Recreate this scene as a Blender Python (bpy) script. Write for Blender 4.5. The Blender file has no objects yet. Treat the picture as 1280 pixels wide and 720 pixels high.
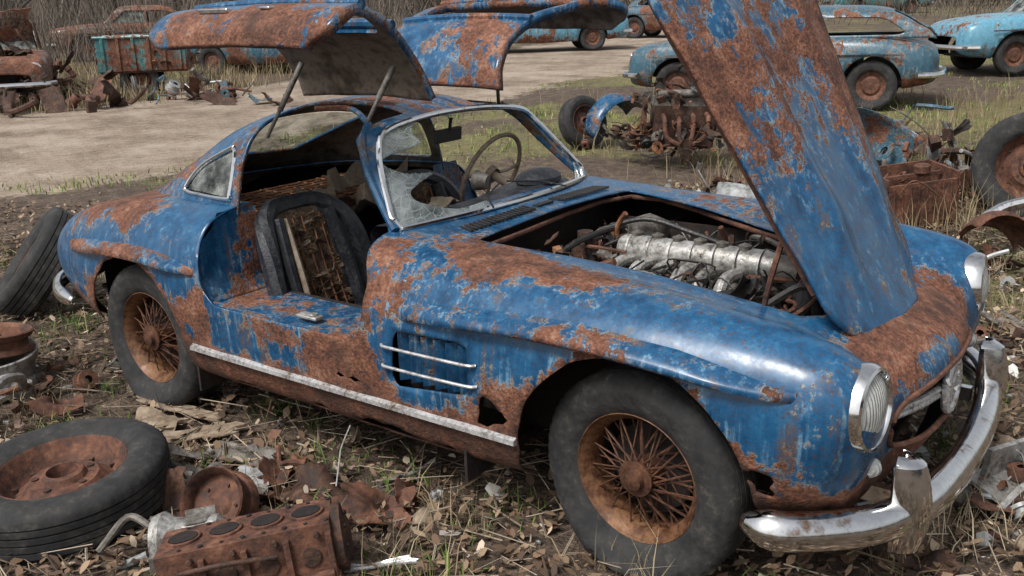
import bpy, bmesh, math, random, time
import numpy as np
from mathutils import Vector, Matrix, Euler, noise
from mathutils.bvhtree import BVHTree
random.seed(7); rng=np.random.default_rng(7)
T0=time.time()
scene=bpy.context.scene
scene.view_settings.view_transform='Standard'; scene.view_settings.look='None'; scene.view_settings.exposure=0

# ------------------------------------------------------------------ materials
def new_mat(name):
    m=bpy.data.materials.new(name); m.use_nodes=True
    nt=m.node_tree; nt.nodes.clear()
    o=nt.nodes.new('ShaderNodeOutputMaterial'); b=nt.nodes.new('ShaderNodeBsdfPrincipled')
    nt.links.new(b.outputs[0],o.inputs[0]); return m,nt,b
def N(nt,t,**k):
    n=nt.nodes.new(t)
    for a,v in k.items(): setattr(n,a,v)
    return n
def noise_n(nt,vec,scale,detail=6,rough=.6):
    n=N(nt,'ShaderNodeTexNoise'); n.inputs['Scale'].default_value=scale; n.inputs['Detail'].default_value=detail; n.inputs['Roughness'].default_value=rough
    if vec is not None: nt.links.new(vec,n.inputs['Vector'])
    return n.outputs[0]
def ramp(nt,fac,stops):
    r=N(nt,'ShaderNodeValToRGB'); e=r.color_ramp.elements
    while len(e)<len(stops): e.new(0.5)
    for i,(p,c) in enumerate(stops):
        e[i].position=p; e[i].color=(c[0],c[1],c[2],1)
    nt.links.new(fac,r.inputs[0]); return r.outputs[0]
def mth(nt,op,a,b=None,clamp=False):
    n=N(nt,'ShaderNodeMath',operation=op); n.use_clamp=clamp
    for i,v in enumerate((a,b)):
        if v is None: continue
        if isinstance(v,(int,float)): n.inputs[i].default_value=v
        else: nt.links.new(v,n.inputs[i])
    return n.outputs[0]
def mrange(nt,v,a,b,c=0,d=1):
    n=N(nt,'ShaderNodeMapRange'); n.interpolation_type='SMOOTHSTEP'
    nt.links.new(v,n.inputs[0])
    for i,x in enumerate((a,b,c,d)): n.inputs[i+1].default_value=x
    return n.outputs[0]
def mixc(nt,f,a,b):
    n=N(nt,'ShaderNodeMix',data_type='RGBA')
    if isinstance(f,(int,float)): n.inputs[0].default_value=f
    else: nt.links.new(f,n.inputs[0])
    for i,v in ((6,a),(7,b)):
        if isinstance(v,tuple): n.inputs[i].default_value=(v[0],v[1],v[2],1)
        else: nt.links.new(v,n.inputs[i])
    return n.outputs[2]
def mapping(nt,vec,s):
    n=N(nt,'ShaderNodeMapping'); n.inputs['Scale'].default_value=s; nt.links.new(vec,n.inputs[0]); return n.outputs[0]
def bump(nt,h,dist,strength=1.0):
    n=N(nt,'ShaderNodeBump'); n.inputs['Distance'].default_value=dist; n.inputs['Strength'].default_value=strength
    nt.links.new(h,n.inputs['Height']); return n.outputs[0]

def simple(name,stops,scale=8,rough=(.7,.9),metal=0,bd=.004,detail=4,nr=.7):
    m,nt,b=new_mat(name); tc=N(nt,'ShaderNodeTexCoord').outputs['Object']
    n=noise_n(nt,tc,scale,detail,nr); n2=noise_n(nt,tc,scale*4.7,3,.65)
    k=len(stops); st=[(.34+.32*i/max(k-1,1),c) for i,c in enumerate(stops)]
    f=mth(nt,'ADD',mth(nt,'MULTIPLY',n,.62),mth(nt,'MULTIPLY',n2,.38))
    nt.links.new(ramp(nt,f,st),b.inputs['Base Color'])
    nt.links.new(mrange(nt,n2,.3,.7,rough[0],rough[1]),b.inputs['Roughness'])
    b.inputs['Metallic'].default_value=metal
    nt.links.new(bump(nt,f,bd),b.inputs['Normal'])
    return m
rust=simple('rust_metal',[(.018,.010,.008),(.064,.028,.018),(.135,.055,.031),(.215,.11,.068)],9,bd=.008)
rust_dark=simple('dark_rust',[(.010,.008,.007),(.032,.017,.011),(.075,.034,.020),(.13,.07,.042)],11,bd=.010)
rust_or=simple('orange_rust',[(.04,.018,.011),(.15,.058,.026),(.26,.112,.050),(.30,.18,.11)],7,bd=.006)
rubber=simple('old_rubber',[(.008,.008,.009),(.016,.016,.017),(.032,.031,.030),(.08,.07,.058)],10,(.75,.95),bd=.003)
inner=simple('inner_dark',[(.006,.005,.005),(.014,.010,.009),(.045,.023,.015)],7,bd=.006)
black_lea=simple('cracked_leather',[(.008,.009,.013),(.020,.022,.028),(.06,.06,.063)],16,(.35,.6),bd=.006)
tan_lea=simple('tan_trim',[(.12,.09,.06),(.24,.185,.13),(.40,.33,.26)],9,bd=.004)
liner=simple('headliner',[(.035,.026,.02),(.11,.083,.06),(.22,.18,.14),(.13,.065,.045)],5,bd=.006)
alu=simple('old_aluminium',[(.06,.045,.035),(.28,.27,.25),(.45,.44,.42),(.6,.59,.57)],13,(.3,.6),metal=.55,bd=.004)
alu_d=simple('dull_aluminium',[(.04,.03,.022),(.14,.125,.11),(.28,.27,.25)],14,(.5,.75),metal=.35,bd=.004)
chrome=simple('pitted_chrome',[(.30,.18,.11),(.70,.70,.70),(.80,.80,.79),(.70,.68,.65)],7,(.05,.18),metal=1,bd=.0006)
trim_m=simple('bright_trim',[(.22,.16,.12),(.58,.58,.58),(.78,.78,.77)],12,(.2,.4),metal=.6,bd=.0008)
hose=simple('black_hose',[(.006,.006,.007),(.018,.018,.018),(.04,.03,.025)],20,(.4,.7),bd=.001)
wood=simple('weathered_board',[(.09,.065,.045),(.22,.165,.115),(.36,.29,.21)],9,bd=.006)
greyp=simple('grey_panel',[(.08,.07,.06),(.24,.25,.25),(.38,.39,.39),(.16,.09,.06)],5,(.4,.7),metal=.3,bd=.004)
weave=simple('torn_stuffing',[(.022,.013,.008),(.11,.068,.04),(.30,.21,.14)],24,bd=.02)
bark=simple('bark',[(.03,.025,.02),(.07,.058,.047),(.13,.11,.09)],6,bd=.02)

def paint(name,b1,b2,b3,const=0.0,rs=1.0,gloss=.20):
    m,nt,b=new_mat(name); tc=N(nt,'ShaderNodeTexCoord').outputs['Object']
    at=N(nt,'ShaderNodeAttribute',attribute_name='rust').outputs['Fac']
    n1=noise_n(nt,tc,2.6*rs,5,.62); n2=noise_n(nt,tc,15*rs,5,.74); n3=noise_n(nt,tc,75*rs,3,.6)
    st=noise_n(nt,mapping(nt,tc,(16,16,1.4)),1.0*rs,4,.7)
    st2=noise_n(nt,mapping(nt,tc,(42,42,2.6)),1.0*rs,4,.62)
    m_=mth(nt,'ADD',n1,mth(nt,'MULTIPLY',mth(nt,'SUBTRACT',n2,.5),.56))
    m_=mth(nt,'ADD',m_,mth(nt,'MULTIPLY',mth(nt,'SUBTRACT',st,.5),.36))
    m_=mth(nt,'ADD',m_,mth(nt,'MULTIPLY',mth(nt,'SUBTRACT',n3,.5),.22))
    m_=mth(nt,'ADD',m_,mth(nt,'ADD',at,const))
    mask=mrange(nt,m_,.590,.606); halo=mrange(nt,m_,.54,.60); wide=mrange(nt,m_,.38,.56)
    base=ramp(nt,mth(nt,'ADD',mth(nt,'MULTIPLY',n2,.5),mth(nt,'MULTIPLY',st,.5)),[(.34,b1),(.53,b2),(.72,b3)])
    pale=mrange(nt,st2,.52,.68)
    base=mixc(nt,mth(nt,'MULTIPLY',mth(nt,'MULTIPLY',pale,wide),.72),base,tuple(min(1,x*1.0+.12) for x in b3))
    run=mth(nt,'MULTIPLY',mrange(nt,st,.51,.64),mth(nt,'MULTIPLY',wide,.8))
    base=mixc(nt,run,base,(.085,.048,.031))
    base=mixc(nt,mth(nt,'MULTIPLY',halo,mrange(nt,n2,.38,.62,.0,.75)),base,(.32,.28,.21))
    n4=noise_n(nt,tc,8*rs,5,.77)
    rc=ramp(nt,mth(nt,'ADD',mth(nt,'MULTIPLY',n4,.6),mth(nt,'MULTIPLY',n3,.4)),[(.34,(.020,.011,.008)),(.43,(.075,.029,.017)),(.53,(.170,.066,.035)),(.65,(.30,.165,.110))])
    rc=mixc(nt,mrange(nt,m_,.76,.92,0,.7),rc,(.030,.017,.012))
    spk=mrange(nt,noise_n(nt,tc,95*rs,2,.5),.62,.66)
    spk=mth(nt,'MULTIPLY',spk,mrange(nt,n1,.34,.54,.2,1))
    col=mixc(nt,mask,mixc(nt,mth(nt,'MULTIPLY',spk,.85),base,(.07,.034,.025)),rc)
    nt.links.new(col,b.inputs['Base Color'])
    r1=mth(nt,'ADD',mth(nt,'MULTIPLY',mask,.5),mrange(nt,n2,.3,.7,gloss,gloss+.2))
    nt.links.new(r1,b.inputs['Roughness'])
    h=mth(nt,'ADD',mth(nt,'MULTIPLY',mask,mth(nt,'ADD',-.6,mth(nt,'MULTIPLY',n3,1.8))),mth(nt,'MULTIPLY',n1,.8))
    nt.links.new(bump(nt,h,.004),b.inputs['Normal'])
    return m
blue=paint('blue_paint_rusting',(.006,.032,.080),(.012,.085,.190),(.045,.185,.295))
lblue=paint('pale_blue_paint',(.08,.22,.31),(.12,.32,.44),(.24,.42,.5),-.03,.8)
teal=paint('teal_paint',(.02,.10,.11),(.05,.18,.19),(.13,.26,.26),.02,.8)
gblue=paint('greyblue_paint',(.03,.075,.105),(.05,.12,.165),(.12,.2,.25),.03,.8)
brown=paint('brown_wreck',(.04,.028,.022),(.08,.05,.038),(.15,.11,.08),.14,.8)

def glass_mat(name,dirt=.35,white=False):
    m,nt,b=new_mat(name); tc=N(nt,'ShaderNodeTexCoord').outputs['Object']
    out=[n for n in nt.nodes if n.type=='OUTPUT_MATERIAL'][0]
    tr=N(nt,'ShaderNodeBsdfTransparent'); mx=N(nt,'ShaderNodeMixShader')
    n=noise_n(nt,tc,7,5,.7)
    f=mrange(nt,n,.3,.7,dirt*.35,min(1,dirt*1.7))
    if white:
        v=N(nt,'ShaderNodeTexVoronoi'); v.feature='DISTANCE_TO_EDGE'; v.inputs['Scale'].default_value=26; nt.links.new(tc,v.inputs['Vector'])
        f=mth(nt,'MAXIMUM',f,mrange(nt,v.outputs['Distance'],.0,.06,.85,0))
    nt.links.new(f,mx.inputs[0]); nt.links.new(tr.outputs[0],mx.inputs[1]); nt.links.new(b.outputs[0],mx.inputs[2]); nt.links.new(mx.outputs[0],out.inputs[0])
    tr.inputs[0].default_value=(.82,.88,.86,1)
    nt.links.new(ramp(nt,n,[(.3,(.12,.14,.14)),(.7,(.45,.47,.44))]) if not white else ramp(nt,n,[(.3,(.3,.34,.34)),(.7,(.6,.64,.64))]),b.inputs['Base Color'])
    b.inputs['Roughness'].default_value=.12
    return m
glass=glass_mat('dirty_glass',.40); glass_w=glass_mat('crazed_glass',.34,True)
m,nt,b=new_mat('headlamp_glass'); b.inputs['Roughness'].default_value=.12
tc=N(nt,'ShaderNodeTexCoord').outputs['Object']; w=N(nt,'ShaderNodeTexWave'); w.inputs['Scale'].default_value=28; w.bands_direction='Y'; nt.links.new(tc,w.inputs[0])
nt.links.new(bump(nt,w.outputs['Fac'],.003),b.inputs['Normal'])
nt.links.new(ramp(nt,noise_n(nt,tc,14,5,.6),[(.3,(.25,.25,.23)),(.6,(.6,.62,.6))]),b.inputs['Base Color']); lampg=m

# ------------------------------------------------------------------ mesh helpers
def finish(name,me,mats,parent=None,smooth=True,ang=35,bevel=0,solid=0,shell=False):
    for x in (mats if isinstance(mats,(list,tuple)) else [mats]): me.materials.append(x)
    if smooth:
        me.polygons.foreach_set('use_smooth',[True]*len(me.polygons))
        me.set_sharp_from_angle(angle=math.radians(ang))
    o=bpy.data.objects.new(name,me); scene.collection.objects.link(o)
    if parent: o.parent=parent
    if solid:
        s=o.modifiers.new('s','SOLIDIFY'); s.thickness=abs(solid); s.offset=-1 if solid>0 else 1
        if shell: s.material_offset=1; s.material_offset_rim=0
    if bevel:
        s=o.modifiers.new('b','BEVEL'); s.width=bevel; s.segments=2; s.limit_method='ANGLE'
    return o
def empty(name,loc=(0,0,0),rot=(0,0,0)):
    e=bpy.data.objects.new(name,None); e.location=loc; e.rotation_euler=rot; e.empty_display_size=.2
    scene.collection.objects.link(e); return e
def cr(P,t):
    n=len(P)-1; x=t*n; i=min(int(x),n-1); f=x-i
    p1=P[i];p2=P[i+1];p0=P[i-1] if i>0 else 2*p1-p2;p3=P[i+2] if i+2<=n else 2*p2-p1
    return .5*((2*p1)+(-p0+p2)*f+(2*p0-5*p1+4*p2-p3)*f*f+(-p0+3*p1-3*p2+p3)*f*f*f)
def surf(C,nu,nv):
    C=np.array(C,float)
    A=np.stack([cr(C,i/nu) for i in range(nu+1)])
    A=A.transpose(1,0,2)
    B=np.stack([cr(A,j/nv) for j in range(nv+1)])
    return B.transpose(1,0,2)
def grid_bm(G):
    bm=bmesh.new(); nu,nv=G.shape[:2]
    V=[[bm.verts.new(G[i,j]) for j in range(nv)] for i in range(nu)]
    for i in range(nu-1):
        for j in range(nv-1):
            try: bm.faces.new((V[i][j],V[i][j+1],V[i+1][j+1],V[i+1][j]))
            except: pass
    return bm
def cut(bm,f):
    vals={v:f(v.co) for v in bm.verts}; new=[]
    for e in list(bm.edges):
        a,b=e.verts; fa,fb=vals[a],vals[b]
        if fa*fb<0:
            t=min(max(fa/(fa-fb),.02),.98)
            ne,nv=bmesh.utils.edge_split(e,a,t); vals[nv]=0.0; new.append(nv)
    if new: bmesh.ops.connect_verts(bm,verts=new)
    dl=[]
    for fc in bm.faces:
        s=[vals.get(v,0) for v in fc.verts]
        if min(s)<0 and max(s)<=1e-9: dl.append(fc)
    bmesh.ops.delete(bm,geom=dl,context='FACES')
def sdpoly(poly,r=0.0):
    P=[tuple(p) for p in poly]; n=len(P)
    def f(x,y):
        d=1e9; s=1
        for i in range(n):
            ax,ay=P[i];bx,by=P[i-1]
            ex,ey=bx-ax,by-ay; wx,wy=x-ax,y-ay
            t=max(0,min(1,(wx*ex+wy*ey)/(ex*ex+ey*ey)))
            qx,qy=wx-ex*t,wy-ey*t; d=min(d,qx*qx+qy*qy)
            c1=y>=ay;c2=y<by;c3=ex*wy>ey*wx
            if (c1 and c2 and c3) or (not c1 and not c2 and not c3): s=-s
        return s*math.sqrt(d)-r
    return f
def to_mesh(bm,name):
    bmesh.ops.recalc_face_normals(bm,faces=bm.faces)
    me=bpy.data.meshes.new(name); bm.to_mesh(me); bm.free(); return me
def rust_attr(me,fn):
    a=me.attributes.new('rust','FLOAT','POINT')
    a.data.foreach_set('value',[fn(v.co,v.normal) for v in me.vertices])
class MB:
    def __init__(s): s.V=[];s.F=[];s.M=[];s.m=0;s.X=Matrix.Identity(4)
    def add(s,V,F,m=None):
        o=len(s.V); s.V+= [tuple(s.X@Vector(v)) for v in V]; s.F+=[tuple(o+i for i in f) for f in F]; s.M+=[s.m if m is None else m]*len(F)
    def box(s,c,d,rot=(0,0,0),m=None,taper=1.0):
        R=Euler(rot).to_matrix(); c=Vector(c); V=[]
        for z in (-1,1):
            k=taper if z>0 else 1
            for x,y in ((-1,-1),(1,-1),(1,1),(-1,1)): V.append(c+R@Vector((x*d[0]/2*k,y*d[1]/2*k,z*d[2]/2)))
        s.add(V,[(3,2,1,0),(4,5,6,7),(0,1,5,4),(1,2,6,5),(2,3,7,6),(3,0,4,7)],m)
    def lathe(s,prof,c,axis,n=32,m=None,close=False):
        ax=Vector(axis).normalized(); q=ax.to_track_quat('Z','Y'); c=Vector(c); V=[];F=[]
        k=len(prof)
        for i in range(n):
            a=2*math.pi*i/n
            for h,r in prof: V.append(c+q@Vector((r*math.cos(a),r*math.sin(a),h)))
        for i in range(n):
            j=(i+1)%n
            for p in range(k-1 if not close else k):
                p2=(p+1)%k
                F.append((i*k+p,j*k+p,j*k+p2,i*k+p2))
        s.add(V,F,m)
    def cyl(s,p0,p1,r0,r1=None,n=12,m=None):
        p0=Vector(p0);p1=Vector(p1); r1=r0 if r1 is None else r1; L=(p1-p0).length
        s.lathe([(0,.0001),(0,r0),(L,r1),(L,.0001)],p0,p1-p0,n,m)
    def tube(s,pts,r,n=8,m=None,res=6):
        P=np.array(pts,float); k=(len(P)-1)*res
        if res>1: P=np.stack([cr(P,i/k) for i in range(k+1)])
        V=[];F=[]; up=Vector((.13,.27,.95)); L=len(P)
        for i in range(L):
            d=Vector(P[min(i+1,L-1)]-P[max(i-1,0)]).normalized()
            a=d.cross(up).normalized(); b2=d.cross(a); rr=r(i/(L-1)) if callable(r) else r
            for j in range(n):
                t=2*math.pi*j/n; V.append(Vector(P[i])+(a*math.cos(t)+b2*math.sin(t))*rr)
        for i in range(L-1):
            for j in range(n): F.append((i*n+j,i*n+(j+1)%n,(i+1)*n+(j+1)%n,(i+1)*n+j))
        F.append(tuple(range(n))); F.append(tuple((L-1)*n+j for j in range(n)))
        s.add(V,F,m)
    def sph(s,c,r,m=None,n=12,sc=(1,1,1)):
        V=[];F=[];k=n//2
        for i in range(k+1):
            ph=math.pi*i/k
            for j in range(n):
                a=2*math.pi*j/n; V.append((c[0]+r*sc[0]*math.sin(ph)*math.cos(a),c[1]+r*sc[1]*math.sin(ph)*math.sin(a),c[2]+r*sc[2]*math.cos(ph)))
        for i in range(k):
            for j in range(n): F.append((i*n+j,i*n+(j+1)%n,(i+1)*n+(j+1)%n,(i+1)*n+j))
        s.add(V,F,m)
    def grid(s,G,m=None):
        nu,nv=G.shape[:2]
        s.add([tuple(p) for p in G.reshape(-1,3)],[(i*nv+j,i*nv+j+1,(i+1)*nv+j+1,(i+1)*nv+j) for i in range(nu-1) for j in range(nv-1)],m)
    def plate(s,c,w_,l_,rot,curl,seed,m=None,n=7,th=.004):
        R=Euler(rot).to_matrix(); c=Vector(c)
        T=[];B=[]
        for i in range(n):
            r1=[];r2=[]
            for j in range(n):
                u=i/(n-1)-.5;v=j/(n-1)-.5
                eu=.16*noise.noise(Vector((v*5,seed,1)))*(1 if abs(u)>.45 else .2);ev=.16*noise.noise(Vector((u*5,seed,5)))*(1 if abs(v)>.45 else .2)
                z=curl*(noise.noise(Vector((u*2.2+seed,v*2.2,seed)))*1.6+(u*u)*2.5)
                r1.append(c+R@Vector(((u+eu)*l_,(v+ev)*w_,z))); r2.append(c+R@Vector(((u+eu)*l_,(v+ev)*w_,z-th)))
            T.append(r1);B.append(r2)
        s.grid(np.array([[tuple(p) for p in r] for r in T]),m); s.grid(np.array([[tuple(p) for p in r[::-1]] for r in B]),m)
        edge=[(0,j) for j in range(n)]+[(i,n-1) for i in range(1,n)]+[(n-1,j) for j in range(n-2,-1,-1)]+[(i,0) for i in range(n-2,-1,-1)]
        s.grid(np.array([[tuple(T[i][j]),tuple(B[i][j])] for i,j in edge]),m)
    def obj(s,name,mats,parent=None,**k):
        me=bpy.data.meshes.new(name); me.from_pydata(s.V,[],s.F); me.polygons.foreach_set('material_index',s.M); me.validate(); me.update()
        return finish(name,me,mats,parent,**k)
def junk(mb,R_,n,sx,sy,sz,ms,k=1.0):
    for i in range(n):
        px,py=R_.gauss(0,sx),R_.gauss(0,sy); pz=abs(R_.gauss(sz*.5,sz))*math.exp(-(px/sx/1.6)**2-(py/sy/1.6)**2)+.01
        t=R_.random(); m=R_.choice(ms)
        if t<.35: mb.plate((px,py,pz),R_.uniform(.03,.14)*k,R_.uniform(.06,.30)*k,(R_.gauss(0,.6),R_.gauss(0,.6),R_.random()*6),R_.uniform(.005,.04)*k,R_.random()*50,m)
        elif t<.60:
            P=[Vector((px,py,pz))]; d=Vector((R_.uniform(-1,1),R_.uniform(-1,1),R_.uniform(-.3,.5)))
            for j in range(3): d=(d+Vector((R_.gauss(0,.4),R_.gauss(0,.4),R_.gauss(0,.4)))).normalized(); P.append(P[-1]+d*R_.uniform(.04,.14)*k)
            mb.tube([tuple(p) for p in P],R_.choice((.004,.007,.012,.02))*k,7,m,res=4)
        elif t<.8:
            r=R_.uniform(.02,.08)*k; h=R_.uniform(.01,.08)*k
            mb.lathe([(0,r*.4),(0,r),(h*.3,r),(h*.35,r*.75),(h*.8,r*.7),(h*.85,r*.9),(h,r*.85),(h,r*.35)],(px,py,pz),(R_.gauss(0,1),R_.gauss(0,1),R_.gauss(0,1)),14,m)
        else:
            a=R_.uniform(.03,.1)*k; mb.box((px,py,pz),(a,a*R_.uniform(.4,.9),a*R_.uniform(.3,.7)),(R_.random()*3,R_.random()*3,R_.random()*3),m,taper=R_.uniform(.5,1))

# ------------------------------------------------------------------ site frame & terrain
C0=(2.44,-3.01); FH=(-.5998,.8001); RH=(.8001,.5998)
def S(a,b): return (C0[0]+FH[0]*a+RH[0]*b, C0[1]+FH[1]*a+RH[1]*b)
def hz(x,y):
    a=(x-C0[0])*FH[0]+(y-C0[1])*FH[1]
    return 0 if a<7 else 1.25*(1-math.exp(-((a-7)/30)))
def road_c(y):
    return float(np.interp(y,[-30,-6,3,10,20,60,120],[-14,-10.4,-9.6,-9.6,-10.8,-19,-40]))
def roadm(x,y):
    return abs(x-road_c(y))-2.9

# ------------------------------------------------------------------ MAIN CAR
car=empty('abandoned_sports_coupe')
half=[
[(-2.40,.30,.37),(-2.42,.30,.38),(-2.44,.29,.39),(-2.45,.27,.40),(-2.455,.24,.40),(-2.46,.2,.40),(-2.46,.15,.40),(-2.46,.08,.40),(-2.46,0,.40)],
[(-2.32,.45,.36),(-2.36,.50,.42),(-2.40,.52,.49),(-2.41,.50,.55),(-2.42,.44,.58),(-2.42,.36,.60),(-2.42,.27,.61),(-2.42,.14,.62),(-2.42,0,.62)],
[(-2.18,.58,.35),(-2.22,.64,.42),(-2.24,.68,.52),(-2.25,.66,.61),(-2.25,.60,.67),(-2.25,.50,.70),(-2.25,.37,.72),(-2.25,.2,.73),(-2.25,0,.735)],
[(-1.95,.66,.32),(-1.95,.75,.39),(-1.95,.79,.52),(-1.95,.78,.65),(-1.95,.71,.755),(-1.95,.60,.795),(-1.95,.45,.80),(-1.95,.22,.815),(-1.95,0,.82)],
[(-1.55,.72,.25),(-1.55,.83,.34),(-1.55,.865,.5),(-1.55,.85,.68),(-1.55,.78,.81),(-1.55,.67,.86),(-1.55,.5,.865),(-1.55,.25,.88),(-1.55,0,.885)],
[(-1.2,.74,.2),(-1.2,.855,.3),(-1.2,.89,.5),(-1.2,.875,.70),(-1.2,.80,.84),(-1.2,.69,.89),(-1.2,.5,.90),(-1.2,.25,.92),(-1.2,0,.925)],
[(-.7,.74,.18),(-.7,.86,.27),(-.7,.895,.49),(-.7,.88,.70),(-.7,.81,.84),(-.7,.70,.90),(-.7,.5,.92),(-.7,.25,.94),(-.7,0,.945)],
[(-.2,.73,.18),(-.2,.86,.27),(-.2,.895,.48),(-.2,.88,.70),(-.2,.81,.84),(-.2,.70,.90),(-.2,.5,.92),(-.2,.25,.935),(-.2,0,.94)],
[(.3,.73,.18),(.3,.86,.26),(.3,.893,.48),(.3,.88,.69),(.3,.81,.825),(.3,.70,.88),(.3,.5,.89),(.3,.25,.90),(.3,0,.905)],
[(.8,.73,.18),(.8,.86,.27),(.8,.892,.48),(.8,.88,.69),(.8,.81,.81),(.8,.68,.86),(.8,.48,.85),(.8,.25,.865),(.8,0,.87)],
[(1.2,.72,.2),(1.2,.86,.3),(1.2,.888,.5),(1.2,.875,.68),(1.2,.80,.80),(1.2,.67,.845),(1.2,.46,.795),(1.2,.25,.82),(1.2,0,.83)],
[(1.52,.70,.25),(1.53,.82,.33),(1.54,.86,.49),(1.55,.85,.65),(1.55,.78,.77),(1.55,.66,.81),(1.55,.45,.735),(1.55,.25,.755),(1.55,0,.765)],
[(1.66,.64,.27),(1.70,.76,.34),(1.73,.815,.48),(1.76,.815,.62),(1.77,.765,.725),(1.765,.655,.76),(1.745,.44,.665),(1.775,.25,.68),(1.785,0,.688)],
[(1.70,.60,.275),(1.76,.70,.34),(1.80,.745,.46),(1.83,.745,.58),(1.845,.70,.65),(1.84,.63,.675),(1.82,.44,.60),(1.87,.25,.615),(1.89,0,.62)],
[(1.71,.59,.27),(1.77,.66,.31),(1.80,.68,.38),(1.84,.675,.48),(1.85,.65,.52),(1.85,.58,.53),(1.835,.44,.515),(1.885,.25,.52),(1.905,0,.525)],
[(1.71,.57,.265),(1.75,.60,.27),(1.77,.60,.29),(1.79,.59,.31),(1.80,.56,.33),(1.81,.50,.34),(1.815,.39,.35),(1.865,.21,.35),(1.88,0,.35)],
[(1.70,.56,.26),(1.72,.56,.25),(1.74,.55,.245),(1.75,.53,.24),(1.75,.49,.235),(1.76,.43,.23),(1.77,.33,.225),(1.78,.18,.22),(1.79,0,.22)],
]
half=[[((-1.2+(x+1.2)*.90) if x<-1.2 else x,y,z) for x,y,z in st] for st in half]
ctrl=[[ (x,-y,z) for x,y,z in st]+[(x,y,z) for x,y,z in st[-2::-1]] for st in half]
G=surf(ctrl,224,136)
bm=grid_bm(G)
bvh=BVHTree.FromBMesh(bm)
def side_y(x,z):
    h=bvh.ray_cast(Vector((x,-3,z)),Vector((0,1,0))); return h[0].y if h[0] else -.88
def top_z(x,y):
    h=bvh.ray_cast(Vector((x,y,3)),Vector((0,0,-1))); return h[0].z if h[0] else .8
def arch(cx,cz,r):
    return lambda c: max(math.hypot(c.x-cx,max(c.z-cz,0))-r-.03*max(0,(cz-c.z)/.2)-.008*noise.noise(c*14),.3-abs(c.y))
cut(bm,arch(1.22,.335,.368)); cut(bm,arch(-1.2,.335,.35))
bay=[(.46,-.50),(.46,.50),(1.1,.385),(1.52,.345),(1.64,.22),(1.67,0),(1.64,-.22),(1.52,-.345),(1.1,-.385)]
fb=sdpoly(bay,.025); cut(bm,lambda c: max(fb(c.x,c.y),.6-c.z))
ck=sdpoly([(.12,-.54),(.15,0),(.12,.54),(-.75,.55),(-1.1,.50),(-1.45,.36),(-1.45,-.36),(-1.1,-.50),(-.75,-.55)],.03); cut(bm,lambda c: max(ck(c.x,c.y),.8-c.z))
DOOR=[(-.63,.66),(-.58,.62),(.10,.62),(.16,.66),(.165,.76),(.05,.92),(-.20,1.17),(-.20,1.6),(-.66,1.6),(-.66,.80)]
fd=sdpoly(DOOR,.05)
cut(bm,lambda c: max(fd(c.x,c.z),.55-abs(c.y)))
fv=sdpoly([(.37,.47),(.65,.50),(.645,.625),(.38,.615)],.025); cut(bm,lambda c: max(fv(c.x,c.z),.7-abs(c.y)))
MZ=.475
def mouth(c):
    return max(((abs(c.y)/.44)**3+(abs(c.z-MZ)/.092)**3)**(1/3)-1,(1.70-c.x)*3)
cut(bm,mouth)
def holes(c):
    if c.z>.58 or c.z<.19: return 1
    w=max(math.exp(-((c.x-.12)/.28)**2-((c.z-.42)/.035)**2), math.exp(-((c.x-.74)/.12)**2-((c.z-.44)/.08)**2), math.exp(-((c.x-.25)/.6)**2-((c.z-.25)/.035)**2)*.95, math.exp(-((c.x+.55)/.2)**2-((c.z-.24)/.03)**2)*.9,math.exp(-((c.x+1.62)/.12)**2-((c.z-.33)/.06)**2), math.exp(-((c.x-1.62)/.06)**2-((c.z-.40)/.07)**2)*.95)
    n=noise.fractal(Vector((c.x*10,c.y*3,c.z*14)),1.0,2.0,4)
    return .53-(w*.72+n*.42)
cut(bm,holes)
for v in bm.verts:
    c=v.co; d=noise.noise(c*3.1)*.006+noise.noise(c*9)*.0025
    v.co+=Vector((0,(1 if c.y>0 else -1)*d,d*.6))
me=to_mesh(bm,'body_shell')
def G3(c,p,r): return math.exp(-sum(((a-b)/s)**2 for a,b,s in zip(c,p,r)))
def body_rust(c,n):
    r=-.090
    r+=.32*G3(c,(.75,-.64,.87),(.52,.15,.10))
    r+=.24*G3(c,(.85,.62,.87),(.5,.2,.12))
    r+=.38*G3(c,(1.76,0,.67),(.10,.55,.10))
    r+=.16*G3(c,(1.88,0,.50),(.2,.5,.2))+.20*G3(c,(1.8,0,.28),(.2,.6,.10))
    r+=.34*G3(c,(-1.40,-.60,.87),(.40,.30,.13))+.24*G3(c,(-2.0,0,.8),(.4,.5,.12))
    r+=.40*max(0,min(1,(.42-c.z)/.08))*(1 if -.9<c.x<1 else .5)
    r+=.28*G3(c,(.76,-.88,.48),(.17,.2,.17))+.26*G3(c,(.1,-.88,.46),(.36,.2,.09))
    r+=.24*G3(c,(-.74,-.88,.52),(.11,.2,.22))+.17*G3(c,(-.1,-.88,.54),(.5,.2,.06))
    r+=.18*G3(c,(.25,-.75,.86),(.14,.14,.1))+.13*G3(c,(.28,-.88,.70),(.10,.14,.12))
    r+=.20*G3(c,(1.62,-.8,.38),(.12,.2,.16))+.12*G3(c,(1.72,-.75,.5),(.06,.2,.2))
    r+=.22*G3(c,(-1.7,-.8,.40),(.3,.3,.16))
    for cx,rr in ((1.22,.37),(-1.2,.35)):
        d=abs(math.hypot(c.x-cx,max(c.z-.335,0))-rr)
        if abs(c.y)>.6: r+=.26*math.exp(-(d/.034)**2)
    r-=.08*G3(c,(1.4,-.8,.62),(.22,.3,.1))+.14*G3(c,(1.5,-.72,.78),(.25,.2,.12))
    return r
rust_attr(me,body_rust)
finish('body_shell',me,[blue,inner],car,solid=.007,shell=True,ang=50)

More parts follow.
